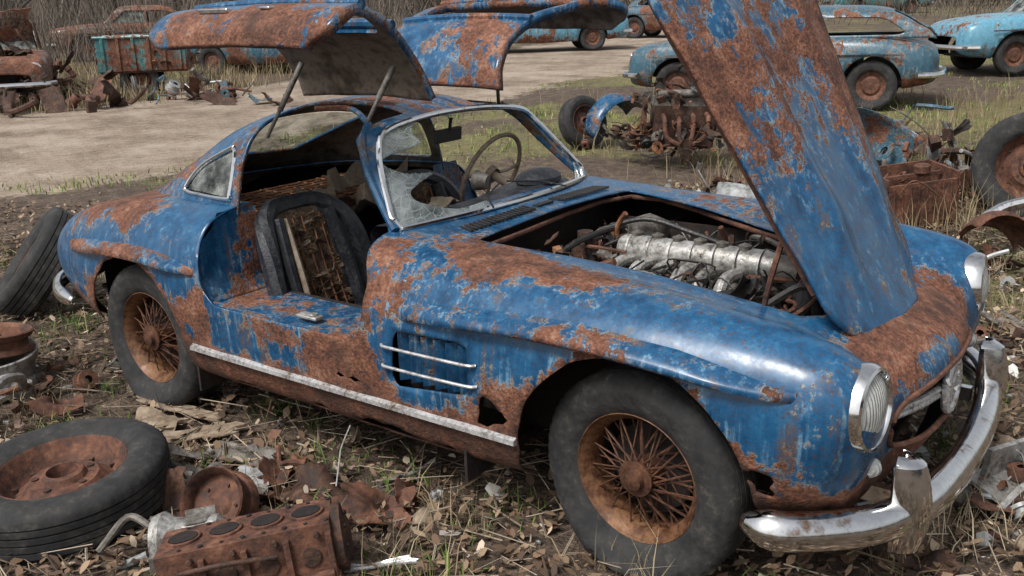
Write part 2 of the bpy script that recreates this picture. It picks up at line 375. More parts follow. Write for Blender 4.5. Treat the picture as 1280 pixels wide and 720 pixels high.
gh=[
[(.17,.655,.87),(.125,.62,.94),(.04,.565,1.05),(-.03,.505,1.15),(-.065,.43,1.215),(-.08,.22,1.243),(-.085,0,1.25)],
[(-.15,.655,.87),(-.19,.635,.95),(-.25,.595,1.07),(-.29,.53,1.185),(-.30,.43,1.25),(-.31,.22,1.29),(-.31,0,1.30)],
[(-.7,.655,.87),(-.7,.635,.95),(-.7,.60,1.07),(-.7,.535,1.175),(-.7,.43,1.238),(-.7,.22,1.28),(-.7,0,1.29)],
[(-1.1,.62,.87),(-1.08,.60,.94),(-1.04,.555,1.03),(-1.0,.49,1.115),(-.98,.40,1.175),(-.97,.2,1.215),(-.97,0,1.225)],
[(-1.42,.54,.86),(-1.38,.51,.91),(-1.33,.46,.98),(-1.28,.40,1.03),(-1.25,.31,1.07),(-1.23,.16,1.095),(-1.22,0,1.105)],
[(-1.68,.38,.84),(-1.66,.35,.86),(-1.62,.30,.89),(-1.6,.26,.91),(-1.57,.2,.925),(-1.55,.1,.935),(-1.55,0,.94)],
[(-1.85,.25,.76),(-1.85,.24,.77),(-1.84,.2,.78),(-1.83,.16,.79),(-1.82,.12,.80),(-1.81,.06,.805),(-1.81,0,.81)],
]
gc=[[(x,-y,z) for x,y,z in st]+[(x,y,z) for x,y,z in st[-2::-1]] for st in gh]
GG=surf(gc,90,90)
bm=grid_bm(GG); gbvh=BVHTree.FromBMesh(bm)
cut(bm,lambda c: max(fd(c.x,c.z),.21-abs(c.y)))
QW=[(-.80,1.10),(-.79,.955),(-1.10,.955),(-1.02,1.02)]
fq=sdpoly(QW,.025); cut(bm,lambda c: max(fq(c.x,c.z),.36-abs(c.y)))
fr=sdpoly([(-1.03,-.36),(-1.03,.36),(-1.40,.26),(-1.40,-.26)],.04); cut(bm,lambda c: max(fr(c.x,c.y),.9-c.z))
me=to_mesh(bm,'roof_shell')
rust_attr(me,lambda c,n: -.05+.26*G3(c,(-1.2,-.45,1.0),(.3,.3,.15))+.2*G3(c,(-.75,-.6,1.1),(.1,.2,.3))+.14*G3(c,(-.2,0,1.28),(.3,.3,.1)))
finish('roof_shell',me,[blue,liner],car,solid=.012,shell=True,ang=50)

top=np.stack([cr(np.array(gc[0]),t/60) for t in range(61)])
def wpt(u,v):
    tp=top[5:56]; p=cr(tp,u)
    yb=-.60+1.2*u; xb=.15+.11*(1-(yb/.6)**2); zb=.895+.018*(1-(yb/.6)**2)
    b_=np.array((xb,yb,zb)); q=b_*(1-v)+p*v
    q[0]+=.035*math.sin(math.pi*v)*(1-(2*u-1)**4); return q
WG=np.array([[wpt(i/70,j/50) for j in range(51)] for i in range(71)])
bm=grid_bm(WG)
def shard(c):
    d=math.hypot((c.y-.10)/.46,(c.z-1.07)/.165)
    a=math.atan2(c.z-1.07,(c.y-.1)*.5)
    k=1+.30*abs(math.sin(a*4.3+1))+.18*noise.noise(Vector((a*3,1,1)))+.2*(abs((a*2.7)%1-.5))
    return d-k*1.0
cut(bm,shard)
finish('windscreen_remnants',to_mesh(bm,'ws'),glass_w,car,solid=.005)
mb=MB()
loop=[tuple(wpt(0,v/6)) for v in range(0,6)]+[tuple(wpt(u/24,1)) for u in range(25)]+[tuple(wpt(1,1-v/6)) for v in range(1,7)]
mb.tube([(p[0]+.008,p[1]*1.01,p[2]+.004) for p in loop],.011,8,res=2)
mb.tube([(lambda p:(p[0]+.01,p[1]*1.01,p[2]+.006))(wpt(u/16,0)) for u in range(17)],.012,8,res=2)
for s_ in (-1,1):
    q=[(-.805,1.125),(-.775,1.10),(-.765,.955),(-.79,.93),(-1.09,.93),(-1.12,.955),(-1.04,1.04),(-.83,1.125),(-.805,1.125)]
    pts=[]
    for (x,z) in q:
        h=gbvh.ray_cast(Vector((x,-3,z)),Vector((0,1,0))); y=h[0].y if h[0] else -.6
        pts.append((x,(y-.004)*(-s_),z))
    mb.tube(pts,.009,8,res=5)
mb.obj('window_trim',chrome,car)
mb=MB()
for s_ in (-1,1):
    V=[]
    for (x,z) in [(-.79,1.13),(-.765,.935),(-1.14,.935),(-1.03,1.04)]:
        h=gbvh.ray_cast(Vector((x,-3,z)),Vector((0,1,0))); V.append((x,(h[0].y+.006 if h[0] else -.6)*(1 if s_<0 else -1),z))
    mb.add(V,[(0,1,2,3)])
rg=[]
for i in range(9):
    row=[]
    for j in range(13):
        x=-1.0-.43*i/8; y=-.40+.8*j/12; y*=(1-.25*i/8)
        h=gbvh.ray_cast(Vector((x,y,3)),Vector((0,0,-1))); row.append((x,y,(h[0].z if h[0] else .95)-.012))
    rg.append(row)
mb.grid(np.array(rg)); mb.obj('side_and_rear_glass',glass,car)

mb=MB()
path=[(-.712,.90),(-.71,.80),(-.70,.66),(-.65,.585),(-.55,.572),(.10,.572),(.19,.60),(.215,.68),(.21,.77),(.155,.86)]
PP=np.array([(x,0,z) for x,z in path]); PP=np.stack([cr(PP,i/45) for i in range(46)])
for s_ in (-1,1):
    rows=[]
    for p in PP:
        yo=max(side_y(p[0],min(p[2],.84)),-.9)+.004; yi=-.57
        if p[2]>.80: yo=min(yo+(p[2]-.80)*.6,-.66)
        rr=[(p[0],yo,p[2]),(p[0],yo+.035,p[2]),(p[0],yo+.042,p[2]-.012 if p[2]<.6 else p[2]),(p[0],yi,p[2]-.012 if p[2]<.6 else p[2]),(p[0]*.99,yi+.01,p[2]-.04 if p[2]<.7 else p[2])]
        rows.append([(a,b_*(-s_),c) for a,b_,c in rr])
    mb.grid(np.array(rows))
o=mb.obj('door_jambs',blue,car,ang=50)
rust_attr(o.data,lambda c,n:.0+.12*G3(c,(-.3,-.8,.58),(.2,.1,.1)))
mb=MB()
mb.box((-.15,-.80,.578),(.11,.045,.012)); mb.cyl((-.13,-.80,.584),(-.13,-.80,.592),.018)
mb.obj('latch_plate',alu,car,bevel=.003)
mb=MB()
for s_ in (-1,1):
    pts=[]
    for x,z in [(.14,.90),(.05,.98),(-.06,1.09),(-.13,1.18),(-.17,1.235)]:
        h=gbvh.ray_cast(Vector((x,-3,z)),Vector((0,1,0))); y=(h[0].y if h[0] else -.5)
        pts.append((x+.012,(y+.01)*(-s_),z))
    mb.tube(pts,.018,8)
    mb.tube([(-.17,s_*.40,1.235),(-.45,s_*.225,1.268),(-.66,s_*.225,1.262)],.012,6)
mb.obj('windscreen_pillars',blue,car)

mb=MB()
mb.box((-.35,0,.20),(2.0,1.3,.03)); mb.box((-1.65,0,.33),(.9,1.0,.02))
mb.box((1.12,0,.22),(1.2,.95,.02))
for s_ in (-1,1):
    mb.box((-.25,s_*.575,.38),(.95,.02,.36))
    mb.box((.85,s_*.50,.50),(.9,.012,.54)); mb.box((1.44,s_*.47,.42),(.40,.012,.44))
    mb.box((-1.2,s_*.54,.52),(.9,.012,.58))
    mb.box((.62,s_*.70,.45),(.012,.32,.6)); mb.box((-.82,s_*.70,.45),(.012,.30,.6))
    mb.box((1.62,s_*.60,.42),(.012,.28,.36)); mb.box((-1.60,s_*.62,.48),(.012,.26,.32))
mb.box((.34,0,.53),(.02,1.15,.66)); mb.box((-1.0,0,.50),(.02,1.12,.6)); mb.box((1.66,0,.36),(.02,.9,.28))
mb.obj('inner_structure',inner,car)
mb=MB()
rim=[]
for (x,y) in bay+[bay[0]]:
    rim.append((x,y*1.03,top_z(x,y*1.03)-.026))
mb.tube(rim,.010,8,res=4); o=mb.obj('bay_gutter',rust,car)

# interior
mb=MB()
def seat(cx,cy,hw=.25):
    rows=[]
    for i in range(9):
        t=i/8; z=.34+.52*t; row=[]
        w=hw*(1-.22*t**3)
        for j in range(13):
            u=-1+2*j/12; bol=.075*(abs(u)**3)
            row.append((cx-.16*t+bol+.02*math.sin(t*3),cy+u*w,z-(.05*abs(u)**4 if i==8 else 0)))
        rows.append(row)
    R=np.array(rows)
    mb.grid(R[:,0:4],0); mb.grid(R[:,3:10],1); mb.grid(R[:,9:13],0)
    B=R.copy(); B[:,:,0]-=.06; mb.grid(B[:,::-1],0)
    mb.tube([tuple(R[i,0]-np.array((.03,0,0))) for i in range(0,9,2)]+[tuple(R[8,j]-np.array((.03,0,-.005))) for j in (2,4,6,8,10)]+[tuple(R[i,12]-np.array((.03,0,0))) for i in range(8,-1,-2)],.042,8,0)
    for k_,yy in enumerate((-.165,.165)): mb.tube([(cx+.045,cy+yy,.36),(cx-.02,cy+yy,.58),(cx-.11,cy+yy*.85,.83)],.030,8,0)
    mb.tube([(cx+.065,cy-.132,.37),(cx+.005,cy-.125,.58),(cx-.095,cy-.11,.83)],.014,6,2)
    rows=[]
    for i in range(7):
        t=i/6; row=[]
        for j in range(13):
            u=-1+2*j/12; row.append((cx+.02+.46*t,cy+u*.23,.36+.035*t+.05*abs(u)**3-.05*(t>.99)))
        rows.append(row)
    mb.grid(np.array(rows),1)
    for yy in (-.23,.23): mb.tube([(cx,cy+yy,.37),(cx+.25,cy+yy,.40),(cx+.48,cy+yy,.39)],.045,8,0)
    mb.tube([(cx+.48,cy-.22,.37),(cx+.5,cy,.37),(cx+.48,cy+.22,.37)],.045,8,0)
    R_=random.Random(int(cy*100)+90)
    for k in range(70):
        z=.38+.44*R_.random(); y=cy+R_.uniform(-.12,.12); x=cx-.16*(z-.34)/.5+.02
        mb.plate((x+.012,y,z),R_.uniform(.01,.03),R_.uniform(.03,.10),(R_.uniform(1.2,1.9),R_.uniform(-.5,.5),R_.uniform(1.2,1.9)),.008,R_.random()*40,R_.choice((1,1,1,3,2)),n=4,th=.002)
    for k in range(10):
        z=.40+.045*k; mb.tube([(cx-.16*(z-.34)/.5+.03,cy-.13,z),(cx-.16*(z-.34)/.5+.01,cy,z-.01),(cx-.16*(z-.34)/.5+.03,cy+.13,z)],.0045,5,4,res=2)
    for k in range(5):
        y=cy-.10+.05*k; mb.tube([(cx+.03,y,.38),(cx-.05,y,.60),(cx-.12,y,.82)],.0045,5,4,res=2)
seat(-.54,-.36,.265); seat(-.50,.33)
mb.obj('bucket_seats',[black_lea,weave,tan_lea,rust_dark,rust_or],car)
mb=MB()
mb.box((-1.0,0,.80),(.50,1.08,.03),m=0)
R_=random.Random(21)
for k in range(50):
    mb.plate((-1.0+R_.uniform(-.22,.25),R_.uniform(-.5,.5),.825+R_.random()*.015),R_.uniform(.01,.05),R_.uniform(.05,.2),(0,R_.uniform(-.1,.1),R_.uniform(0,3)),.006,R_.random()*40,R_.choice((0,1,1,2)),n=4)
for k in range(9):
    mb.tube([(-1.2+.055*k,-.5,.840),(-1.18+.055*k,0,.850),(-1.2+.055*k,.5,.840)],.005,5,4,res=2); mb.tube([(-1.22,-.48+.12*k,.843),(-.76,-.46+.12*k,.843)],.005,5,4,res=1)
mb.plate((-.80,.18,.86),.30,.24,(0.1,.15,.3),.08,3.3,3,th=.08); mb.plate((-.82,-.12,.85),.14,.16,(0.2,.1,.9),.05,7.1,3,th=.06)
mb.obj('parcel_shelf_junk',[rust_dark,weave,rust,tan_lea,rust_or],car)
mb=MB()
rows=[]
for i in range(15):
    y=-.56+1.12*i/14; hump=.03*math.exp(-((y-.33)/.17)**2)
    f=.10*(1-(y/.6)**2)
    rows.append([(.13+f,y,.875),(.08+f,y,.895+hump),(-.02,y,.885+hump),(-.05,y,.86+hump),(-.04,y,.76),(.02,y,.70)])
mb.grid(np.array(rows),0)
for y in (.25,.40): mb.lathe([(0,.001),(0,.045),(.012,.05),(.012,.043)],(-.052,y,.83),(-1,0,.1),20,1)
mb.plate((.0,-.2,.905),.16,.10,(0,0,.4),.02,2.2,2)
mb.sph((.09,.35,.93),.09,0,14,(1,1.4,.5))
mb.lathe([(0,.001),(0,.03),(.06,.045),(.062,.001)],(.02,.08,.95),(-.9,-.2,.1),14,3)
mb.tube([(-.05,0,.80),(-.15,0,.5),(-.2,0,.25)],.06,8,0)
mb.obj('dashboard',[black_lea,chrome,tan_lea,alu_d],car)
mb=MB()
wc=Vector((-.17,.35,.93)); ax=Vector((-.9,0,.38)).normalized(); q=ax.to_track_quat('Z','Y')
mb.tube([tuple(wc+q@Vector((.195*math.cos(a),.195*math.sin(a),0))) for a in [2*math.pi*i/24 for i in range(25)]],.0105,8,res=2)
for a in (.1,math.pi-.1,-math.pi/2): mb.tube([tuple(wc),tuple(wc+q@Vector((.1*math.cos(a),.1*math.sin(a),-.01))),tuple(wc+q@Vector((.19*math.cos(a),.19*math.sin(a),0)))],.008,6)
mb.lathe([(-.02,.035),(.01,.04),(.02,.001)],wc,ax,16); mb.cyl(wc,wc-ax*.3,.02)
mb.obj('steering_wheel',[tan_lea],car)
mb=MB(); mb.tube([(-.10,0,1.22),(-.11,0,1.17)],.008,6,res=1); mb.box((-.12,0,1.15),(.02,.17,.055),(0,.1,.05)); mb.obj('rear_view_mirror',hose,car,bevel=.01)

# hood
BL,BR,TL,TR=[np.array(p) for p in ((1.70,-.41,.70),(1.70,.36,.715),(1.0,-.53,1.85),(1.09,.57,1.92))]
nrm=np.array((.84,.04,.53))
def hoodp(u,v):
    p=(BL*(1-u)+BR*u)*(1-v)+(TL*(1-u)+TR*u)*v
    s_=2*u-1
    w=1.0-(.20*(1-v/.10)**2 if v<.10 else 0)
    mid=(BL+BR)/2*(1-v)+(TL+TR)/2*v
    p=mid+(p-mid)*w
    p=p+nrm*(.045*(1-s_**2)*(1-.3*v) -.02)
    for c_ in (-.45,.45): p=p+nrm*.032*math.exp(-((s_-c_)/.14)**2)*min(1,v*4)*min(1,(1.05-v)*3)
    p=p+np.array((.04,0,-.04))*(1-v/.14)**2*(1-s_*s_) if v<.14 else p
    return p+nrm*.006*noise.noise(Vector((u*5,v*8,0)))
HG=np.array([[hoodp(i/44,j/70) for j in range(71)] for i in range(45)])
bm=grid_bm(HG); me=to_mesh(bm,'hood')
rust_attr(me,lambda c,n:-.06+.18*max(0,min(1,(c.z-1.12)/.4))+.12*G3(c,(1.4,.35,1.1),(.3,.12,.5))-.08*G3(c,(1.6,-.1,.9),(.3,.4,.3))+.10*G3(c,(1.5,-.45,.95),(.3,.05,.5)))
o=finish('hood_lid',me,[blue,inner],car,ang=60)
s=o.modifiers.new('s','SOLIDIFY'); s.thickness=.012; s.offset=0
mb=MB()
for u in (.06,.94,.5):
    mb.tube([tuple(hoodp(u,v/8)-nrm*.035) for v in range(1,9)],.018,6)
for v in (.12,.5,.97): mb.tube([tuple(hoodp(u/8,v)-nrm*.035) for u in range(1,8)],.02,6)
mb.obj('hood_ribs',rust,car)
mb=MB(); mb.tube([(1.40,-.37,.60),(1.43,-.38,.80),(1.475,-.40,.97)],.009,6); mb.box((1.405,-.37,.66),(.03,.02,.14),(0,.15,0)); mb.obj('hood_prop',rust,car)

# doors
prof=[(.20,1.325),(.235,1.42),(.32,1.53),(.45,1.61),(.60,1.655),(.74,1.675),(.86,1.655),(.935,1.60),(.955,1.545)]
fx=[0.0,-.02,-.02,.02,.09,.16,.22,.20,.12]
for s_,nm in ((-1,'passenger_door'),(1,'driver_door')):
    def dp(u,v):
        p=cr(np.array([(y,z,f) for (y,z),f in zip(prof,fx)]),v)
        x0=-.72+(.07*max(0,(v-.85)/.15)**2); x=x0*(1-u)+p[2]*u
        return (x,s_*p[0],p[1]+.012*math.sin(u*math.pi)+.004*noise.noise(Vector((u*4,v*5,s_))))
    DG=np.array([[dp(i/40,j/56) for j in range(57)] for i in range(41)])
    bm=grid_bm(DG)
    fw_=sdpoly([(-.63,.46),(-.06,.46),(.07,.66),(-.63,.66)],.03); cut(bm,lambda c: fw_(c.x,abs(c.y)))
    me=to_mesh(bm,nm)
    rust_attr(me,lambda c,n:.03+.14*G3((c.x,abs(c.y),c.z),(-.3,.9,1.6),(.4,.12,.2))+(.06 if abs(c.y)<.4 else 0))
    o=finish(nm,me,[blue,liner],car,ang=50)
    up=sum(p.normal.z for p in me.polygons)
    if up<0: me.flip_normals()
    s=o.modifiers.new('s','SOLIDIFY'); s.thickness=.035; s.offset=-1; s.material_offset=1
    mb=MB()
    mb.tube([dp(u/6,.60) for u in range(7)],.02,8); mb.tube([dp(u/6,.36) for u in range(7)],.018,8)
    mb.obj(nm+'_frame',blue,car)
    mb=MB()
    hy=s_*.865
    mb.box((-.42,hy,1.668),(.16,.022,.016)); mb.box((-.15,hy*.99,1.672),(.05,.03,.01)); mb.obj(nm+'_handle',chrome,car,bevel=.004)
    mb=MB()
    mb.cyl((-.66,s_*.50,1.17),(-.58,s_*.35,1.46),.008); mb.cyl((-.63,s_*.445,1.275),(-.58,s_*.35,1.46),.012,m=0)
    mb.cyl((-.17,s_*.42,1.235),(-.10,s_*.32,1.45),.008); mb.cyl((-.14,s_*.375,1.33),(-.10,s_*.32,1.45),.012,m=0)
    mb.obj(nm+'_struts',alu_d,car)

for nm,x0,x1,zf,so in (('front_wheel_eyebrow',.38,1.69,lambda t:.69+.045*math.sin(math.pi*min(1,t*1.05))-.015*t,.055),('rear_wheel_eyebrow',-1.75,-.72,lambda t:.645+.035*math.sin(math.pi*t)+.035*t,.042)):
    mb=MB()
    for s_ in (-1,1):
        rows=[]
        for i in range(41):
            t=i/40; x=x0+(x1-x0)*t; z=zf(t); y=side_y(x,z)
            w=so*min(1,(t/.25))**.7*min(1,(1-t)/.16)**.7
            hk=.45+.55*min(1,(1-t)/.25)
            rr=[(side_y(x,z+.045*hk)+.008,z+.045*hk),(y-w*.45,z+.030*hk),(y-w*.9,z+.014*hk),(y-w,z+.002),(y-w*.9,z-.010),(y-w*.3,z-.014),(y+.015,z-.016)]
            rows.append([(x,a*(-s_),b_) for a,b_ in rr])
        mb.grid(np.array(rows))
    o=mb.obj(nm,blue,car,ang=60)
    rust_attr(o.data,lambda c,n:(.12*G3(c,(1.6,-.9,.7),(.15,.2,.1))+.14*G3(c,(1.0,-.9,.7),(.3,.2,.1))-.04) if c.x>0 else .13)
mb=MB()
for s_ in (-1,1):
    for i in range(26):
        t0=i/26;t1=(i+1)/26
        a=(-.78+1.63*t0);b_=(-.78+1.63*t1); za=.365; zb=.365
        ya=min(side_y(a,za),side_y(a,za-.02))-.004; yb=min(side_y(b_,zb),side_y(b_,zb-.02))-.004
        V=[(a,ya+.012,za+.018),(a,ya-.012,za+.006),(a,ya-.014,za-.009),(a,ya+.012,za-.017),(b_,yb+.012,zb+.018),(b_,yb-.012,zb+.006),(b_,yb-.014,zb-.009),(b_,yb+.012,zb-.017)]
        V=[(x,y*(-s_),z) for x,y,z in V]
        F=[(0,1,5,4),(1,2,6,5),(2,3,7,6)]
        if i==0:F.append((0,1,2,3))
        if i==25:F.append((4,5,6,7))
        mb.add(V,F)
mb.obj('sill_trim_strip',trim_m,car)
mb=MB()
for s_ in (-1,1):
    mb.box((.51,s_*.80,.55),(.42,.01,.28),m=0)
    for k in range(6):
        x=.385+.052*k; mb.box((x,s_*.862,.55),(.006,.05,.17),(0,0,.7*s_),2)
    for z in (.515,.585):
        mb.tube([(.31,s_*.90,z),(.36,s_*.915,z+.002),(.66,s_*.912,z+.004),(.71,s_*.895,z+.004)],.0055,8,1)
mb.obj('side_vents',[inner,trim_m,blue],car)
mb=MB()
for s_ in (-1,1):
    for k in range(16):
        y=s_*(.10+.024*k); mb.box((.355-.02*(k/16)**2,y,top_z(.35,y)+.006),(.075,.012,.008),(0,0,.3*s_))
mb.box((.355,0,.905),(.03,.1,.008)); mb.obj('cowl_vent',hose,car)
mb=MB()
for y0 in (-.25,.25): mb.tube([(.30,y0,.93),(.22,y0*.7,.955),(.16,y0*.1,.975)],.004,6)
mb.obj('wiper_arms',hose,car)

mb=MB()
for s_ in (-1,1):
    ax=Vector((.97,s_*.10,.05)); c=Vector((1.755,s_*.655,.62))
    mb.lathe([(-.02,.116),(.05,.120),(.075,.118),(.09,.111),(.094,.103),(.086,.097),(.07,.095)],c,ax,40,0)
    mb.lathe([(.07,.098),(.085,.085),(.098,.06),(.105,.03),(.107,.0005)],c,ax,32,1)
    mb.sph((1.82,s_*.60,.43),.031,1,12,(1.2,1,1)); mb.lathe([(0,.03),(.03,.034),(.04,.03)],(1.79,s_*.60,.43),(1,0,0),16,0)
mb.obj('headlamps',[chrome,lampg],car)
mb=MB()
for s_ in (-1,1):
    for dz in (-.008,.012): mb.tube([(1.77,s_*.42,MZ+dz),(1.845,s_*.22,MZ+dz),(1.875,s_*.09,MZ+dz)],.011,8,0)
mb.tube([(1.895,.080*math.cos(a),MZ+.080*math.sin(a)) for a in [2*math.pi*i/20 for i in range(21)]],.014,8,0,res=2)
mb.lathe([(0,.026),(.01,.024),(.014,.001)],(1.885,0,MZ),(1,0,0),16,0)
for a in (.52,2.62,4.71): mb.cyl((1.895,.0,MZ),(1.895,.076*math.cos(a),MZ+.076*math.sin(a)),.009,.004,8,0)
ring=[]
for i in range(41):
    a=2*math.pi*i/40; cy=.445*abs(math.cos(a))**.67*(1 if math.cos(a)>0 else -1); cz=MZ+.097*abs(math.sin(a))**.67*(1 if math.sin(a)>0 else -1)
    h=bvh.ray_cast(Vector((3,cy,cz)),Vector((-1,0,0))); ring.append(((h[0].x if h[0] else 1.82)+.002,cy,cz))
mb.tube(ring,.009,8,1,res=1)
mb.obj('grille',[trim_m,rust],car)
mb=MB(); mb.box((1.69,0,.45),(.02,.86,.24))
for k in range(16): mb.box((1.705,-.4+.053*k,.45),(.006,.006,.22))
mb.obj('radiator',rust_dark,car)
mb=MB()
def bumper(path,sgn=1,hh=.062,dd=.06):
    P=np.array(path,float); P=np.stack([cr(P,i/60) for i in range(61)]); rows=[]
    for i in range(61):
        d=P[min(i+1,60)]-P[max(i-1,0)]; d/=np.linalg.norm(d); n=np.array((d[1],-d[0],0))*sgn
        k=min(1,(min(i,60-i)/5+.15))**.5
        row=[]
        for a in np.linspace(-2.2,2.2,13): row.append(P[i]+n*(dd*math.cos(a)*k+.005*noise.noise(Vector((i*.15,a*.7,0))))+np.array((0,0,hh*math.sin(a)*k)))
        rows.append(row)
    mb.grid(np.array(rows))
bumper([(1.58,-.865,.315),(1.70,-.84,.31),(1.86,-.66,.295),(1.935,-.40,.275),(1.96,0,.26),(1.935,.40,.275),(1.86,.66,.295),(1.70,.84,.31),(1.58,.865,.315)],1,.050,.048)
for s_ in (-1,1):
    rows=[]
    for i in range(15):
        t=i/14; z=.17+.29*t; w=.048+.012*math.sin(math.pi*t); d=.035+.035*math.sin(math.pi*(t*.8+.1))
        if i in (0,14): w*=.5;d*=.5
        rows.append([(1.885+d*max(0,math.sin(a))*1.3,s_*.54+w*math.cos(a),z) for a in np.linspace(-.3,math.pi+.3,11)])
    mb.grid(np.array(rows))
    mb.box((1.78,s_*.45,.28),(.2,.03,.05))
bumper([(-1.72,-.86,.40),(-2.0,-.78,.40),(-2.24,-.55,.40),(-2.36,0,.40),(-2.24,.55,.40),(-2.0,.78,.40),(-1.72,.86,.40)],-1,.04,.03)
mb.obj('bumpers',chrome,car,solid=.004)

def tyre(mb,R=.335,w=.17,rr=.20,m=0,flat=None,blg=.45):
    p=[(-w*.36,rr),(-w*.44,rr+.015),(-w*.50,rr+.035),(-w*.505,rr+.045),(-w*.53,rr+.06),(-w*.535,R-.05),(-w*.53,R-.045),(-w*.47,R-.018),(-w*.42,R-.006)]
    nb=5
    for k in range(nb):
        a=-w*.38+w*.76*k/nb; b_=a+w*.76/nb
        p+=[(a+.003,R+.001),(b_-.004,R+.001),(b_-.003,R-.009),(b_+.002,R-.009)]
    p+=[(w*.42,R-.006),(w*.47,R-.018),(w*.53,R-.045),(w*.535,R-.05),(w*.53,rr+.06),(w*.505,rr+.045),(w*.50,rr+.035),(w*.44,rr+.015),(w*.36,rr)]
    n=120;o=len(mb.V); mb.lathe(p,(0,0,0),(0,1,0),n,m)
    K=len(p)
    for i in range(n):
        if i%2==0:
            for j in (8,9,K-10,K-9):
                x,y,z=mb.V[o+i*K+j]; r=math.hypot(x,z); f=(r-.006)/r; mb.V[o+i*K+j]=(x*f,y,z*f)
    if flat:
        for i in range(o,len(mb.V)):
            x,y,z=mb.V[i]; r=math.hypot(x,z); hh=max(0,min(1,(r-rr-.01)/(R-rr)*1.6))
            t=max(0,min(1,(-z-rr*.55)/(flat-rr*.55)))
            sw=math.exp(-((r-(rr+R)/2)/.05)**2)
            y2=y*(1+blg*t*t*(.35*hh+.65*sw))+ (0.006*noise.noise(Vector((x*12,z*12,y*3)))*t*hh)
            if z<-flat: z=-flat
            mb.V[i]=(x*(1+.05*t*hh),y2,z)
rimg=simple('rim_rust_bronze',[(.030,.014,.009),(.095,.040,.020),(.20,.098,.045),(.075,.032,.017)],9,(.4,.8),metal=.3,bd=.004)
spoke_m=simple('rusty_spokes',[(.02,.011,.008),(.085,.036,.020),(.17,.075,.036)],20,(.5,.8),metal=.2,bd=.001)
def wire_wheel(name,c,out,parent,rimm,R=.330,flat=.305,blg=.45):
    mb=MB(); tyre(mb,R,.17,.2,0,flat=flat,blg=blg)
    s_=out
    mb.lathe([(-.07,.205),(-.065,.212),(-.05,.203),(-.035,.192),(.0,.180),(.035,.192),(.05,.203),(.065,.212),(.07,.205),(.055,.196),(.03,.176),(-.03,.176),(-.055,.196)],(0,0,0),(0,1,0),48,1,close=True)
    mb.lathe([(-.05,.03),(-.05,.045),(.05,.04),(.055,.055),(.065,.057),(.068,.035),(.085,.03),(.09,.001)],(0,0,0),(0,s_,0),24,2)
    for k in range(60):
        a=2*math.pi*k/60; la=k%4
        yi,yo=((.050,.01),(.045,-.02),(-.03,.0),(.052,.03))[la]; da=(.42,-.42,.5,-.42)[la]
        r0=.05; p0=(r0*math.cos(a+da),s_*yi,r0*math.sin(a+da)); p1=(.183*math.cos(a),s_*yo,.183*math.sin(a))
        mb.cyl(p0,p1,.0030,n=5,m=2)
    mb.lathe([(-.03,.001),(-.03,.14),(-.06,.145)],(0,0,0),(0,s_,0),24,3)
    o=mb.obj(name,[rubber,rimm,spoke_m,inner],parent,ang=40); o.location=c; return o
w=wire_wheel('front_right_wheel',(1.215,-.722,.300),-1,car,rimg,.330,.283,.62); w.rotation_euler=(math.radians(1.0),0,math.radians(-4))
w=wire_wheel('rear_right_wheel',(-1.2,-.745,.302),-1,car,rimg,.328,.292,.6)
wire_wheel('front_left_wheel',(1.205,.735,.300),1,car,rimg); wire_wheel('rear_left_wheel',(-1.2,.745,.300),1,car,rimg)

# engine bay contents
mb=MB()
mb.lathe([(0,.001),(0,.045),(.02,.055),(.56,.055),(.60,.045),(.62,.001)],(.70,.02,.765),(1,.03,0),24,0)
for k in range(7): mb.lathe([(0,.050),(.0,.059),(.008,.059),(.008,.050)],(.74+.085*k,.022,.765),(1,.03,0),24,0)
mb.lathe([(0,.001),(0,.04),(.03,.048),(.10,.04),(.10,.001)],(1.28,.04,.765),(1,.03,-.1),20,1)
for k in range(6):
    x=.76+.085*k
    mb.tube([(x,.0,.735),(x-.01,-.10,.735),(x-.01,-.17,.68),(x,-.19,.60)],.024,10,0)
    mb.lathe([(0,.022),(.02,.024),(.03,.001)],(x,.03,.81),(0,0,1),12,1)
mb.box((.98,.13,.60),(.72,.20,.26),(.5,0,0),1); mb.box((1.0,.0,.42),(.8,.3,.3),(0,0,0),3)
mb.lathe([(0,.001),(0,.075),(.02,.085),(.07,.08),(.09,.03),(.10,.001)],(.66,.30,.74),(0,.1,1),24,1)
mb.lathe([(0,.001),(0,.05),(.09,.05),(.10,.03),(.13,.03),(.13,.001)],(.58,-.05,.70),(0,0,1),18,3)
mb.lathe([(0,.001),(0,.05),(.16,.05),(.17,.001)],(1.45,-.22,.60),(-.8,.5,.2),18,4)
mb.lathe([(0,.001),(0,.06),(.1,.06),(.12,.02),(.12,.001)],(1.42,.2,.52),(0,0,1),18,3)
mb.lathe([(0,.001),(0,.16),(.02,.165),(.03,.001)],(1.50,0,.50),(1,0,0),24,3)
mb.box((1.60,0,.46),(.05,.6,.34),(0,-.1,0),3)
for (cx,cy,cz,n_) in ((.58,.25,.66,40),(.58,-.28,.67,60),(.62,0,.68,24),(.95,-.34,.58,44),(1.3,-.26,.58,40),(1.1,.32,.62,40),(1.45,.05,.56,26)):
    mb.X=Matrix.Translation((cx,cy,cz)); R_=random.Random(int(cx*100+cy*10)); junk(mb,R_,n_,.10,.07,.06,(2,3,2,1,4,5,2),.55)
mb.X=Matrix.Identity(4); R_=random.Random(11)
for k in range(110):
    x=R_.uniform(.50,1.45); y=R_.uniform(-.40,.40); P=[(x,y,R_.uniform(.60,.76))]
    for j in range(4):
        x=min(1.52,max(.49,x+R_.uniform(-.16,.16))); y=min(.37,max(-.38,y+R_.uniform(-.12,.12))); P.append((x,y,R_.uniform(.60,.80)))
    mb.tube(P,R_.choice((.003,.004,.005,.007,.010,.014)),6,R_.choice((4,4,4,3,2,4,1)),res=5)
